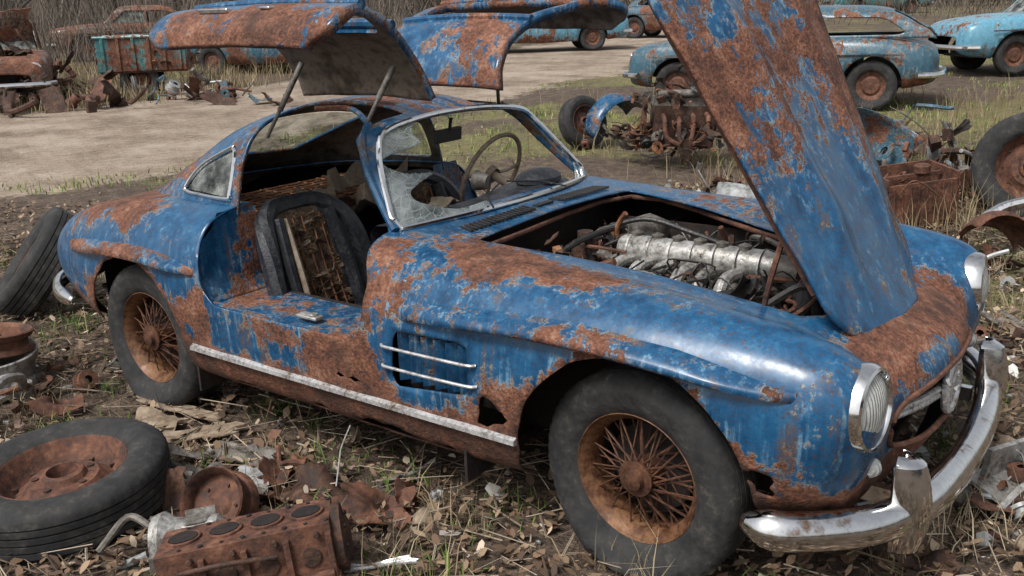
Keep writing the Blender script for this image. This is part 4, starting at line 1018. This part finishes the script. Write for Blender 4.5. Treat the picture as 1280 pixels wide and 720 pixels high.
mb=MB(); mb.box((0,0,.05),(.3,.16,.012),(.2,.1,0),0); mb.box((.05,.05,.10),(.26,.02,.12),(.1,.1,.1),0); mb.tube([(-.2,-.1,.03),(0,-.08,.08),(.2,-.12,.03)],.014,8,0); mb.lathe([(0,.02),(0,.05),(.04,.05),(.04,.02)],(.05,-.02,.06),(0,.2,1),18,1)
o=mb.obj('metal_bracket',[alu,rust]); o.location=(2.05,.30,.0); o.rotation_euler=(0,0,1.1)

x,y=S(9.5,1.75); e=empty('wrecked_engine',(x,y,hz(x,y)),(0,0,.6))
mb=MB()
mb.box((0,0,.38),(.60,.26,.40),(0,.05,.05),m=1); mb.box((0,0,.62),(.58,.20,.09),(0,.05,.05),m=3); mb.lathe([(0,.001),(0,.04),(.5,.04),(.5,.001)],(-.25,-.1,.70),(1,0,0),14,3)
mb.lathe([(0,.001),(0,.14),(.03,.15),(.05,.001)],(-.36,0,.42),(-1,0,0),20,0); mb.lathe([(0,.001),(0,.06),(.04,.07),(.05,.001)],(-.36,-.16,.62),(-1,0,0),16,1)
for k in range(4): mb.tube([(-.2+.14*k,-.14,.5),(-.2+.14*k,-.26,.46),(-.18+.12*k,-.30,.30),(0,-.32,.2)],.024,8,0)
R_=random.Random(3)
for (cx,cy,cz,n_) in ((0,-.15,.15,70),(.3,0,.3,40),(-.3,.1,.2,40),(0,0,.6,30)):
    mb.X=Matrix.Translation((cx,cy,cz)); junk(mb,R_,n_,.26,.18,.16,(0,1,1,2,1,4,3),.95)
mb.obj('engine_mass',[rust,rust_dark,rust_or,alu_d,hose],e)
def fender(name,a,b_,rot,mat,s=1.0,z=.0):
    mb=MB(); rows=[]
    for i in range(17):
        t=math.pi*i/16*.8+.2; rows.append([(s*.42*math.cos(t),s*yy,s*(.42*math.sin(t)+.10*(1-(yy/.2)**2))*1) for yy in np.linspace(-.16,.18,7)]+[(s*.36*math.cos(t),s*.20,s*.36*math.sin(t))])
    mb.grid(np.array(rows)); o=mb.obj(name,[mat],solid=.006); x,y=S(a,b_); o.location=(x,y,hz(x,y)+z); o.rotation_euler=rot; rust_attr(o.data,lambda c,n:.05); return o
fender('blue_fender',10.8,1.25,(.1,-.4,1.2),blue,1.0,.05)
fender('grey_fender',7.3,1.85,(1.2,.2,.3),greyp,.6,.1)
fender('grey_fender.001',7.9,3.15,(-1.15,.3,.9),gblue,1.0,.36)
fender('rusty_fender',5.9,3.15,(-.3,.3,.7),rust,.6,.0)
x,y=S(7.0,3.02); mb=MB()
mb.box((0,0,.04),(.55,.42,.03)); mb.box((.27,0,.22),(.02,.42,.38)); mb.box((-.27,0,.22),(.02,.42,.38)); mb.box((0,.2,.22),(.55,.02,.38)); mb.box((0,-.2,.20),(.55,.02,.32)); mb.box((0,0,.36),(.5,.03,.03))
for k in range(8): mb.box((-.22+.062*k,-.215,.2),(.010,.010,.28))
mb.tube([(-.2,-.23,.3),(-.1,-.27,.4),(.1,-.26,.25),(.2,-.24,.1)],.006,6); mb.lathe([(0,.06),(.05,.06),(.06,.04),(.06,.001)],(.1,0,.38),(0,0,1),16)
junk(mb,random.Random(8),25,.14,.1,.3,(0,),.8)
o=mb.obj('rusty_metal_box',rust,bevel=.004); o.location=(x,y,hz(x,y)); o.rotation_euler=(.06,-.08,.75)
mb=MB(); mb.tube([(0,0,.10),(.2,.06,.22),(.5,.05,.25),(.8,-.1,.12)],lambda t:.045,10); o=mb.obj('loose_bumper',chrome); x,y=S(6.3,3.2); o.location=(x,y,.02); o.rotation_euler=(0,0,.5)
for i_,(a,b_,sd,n_,sx,sy,sz,k,ms) in enumerate(((8.6,3.7,9,170,.75,.5,.22,1.5,(0,1,1,2,3,4)),(7.4,1.9,19,60,.35,.3,.10,1.1,(0,1,1,2,3)),(16.6,-8.2,29,110,1.0,.6,.4,2.4,(0,1,1,2,1)),(16.8,-5.6,49,40,.9,.4,.12,2.0,(0,1,2,3,4)))):
    x,y=S(a,b_); mb=MB(); junk(mb,random.Random(sd),n_,sx,sy,sz,ms,k)
    o=mb.obj('scrap_metal_heap' if i_==0 else 'scrap_metal_heap.%03d'%i_,[rust,rust_dark,alu_d,greyp,gblue]); o.location=(x,y,hz(x,y))

# ------------------------------------------------------------------ light, camera
world=bpy.data.worlds.new('World'); scene.world=world; world.use_nodes=True; nt=world.node_tree
bg=nt.nodes['Background']; sky=nt.nodes.new('ShaderNodeTexSky'); sky.sky_type='NISHITA'; sky.sun_disc=False
el,az=math.radians(55),math.radians(185)
sky.sun_elevation=el; sky.sun_rotation=az; sky.dust_density=4; sky.air_density=1.2
hs=nt.nodes.new('ShaderNodeHueSaturation'); hs.inputs['Saturation'].default_value=.25; nt.links.new(sky.outputs[0],hs.inputs['Color']); nt.links.new(hs.outputs[0],bg.inputs[0]); bg.inputs[1].default_value=.145
sl=bpy.data.lights.new('sun','SUN'); sl.energy=3.0; sl.angle=math.radians(18); sl.color=(1,.97,.93)
so=bpy.data.objects.new('sun',sl); scene.collection.objects.link(so)
d=Vector((math.sin(az)*math.cos(el),math.cos(az)*math.cos(el),math.sin(el)))
so.rotation_euler=d.to_track_quat('Z','Y').to_euler()
cam=bpy.data.cameras.new('camera'); co=bpy.data.objects.new('camera',cam); scene.collection.objects.link(co); scene.camera=co
cam.sensor_width=36; cam.lens=1180.1/1280*36; cam.clip_end=2000; cam.clip_start=.05
M3=Matrix(((.8050,-.1445,.5753),(.5924,.2451,-.7674),(-.0301,.9586,.2830)))
co.matrix_world=Matrix.Translation((2.4435,-3.0091,1.6424))@M3.to_4x4()
print('built',time.time()-T0)
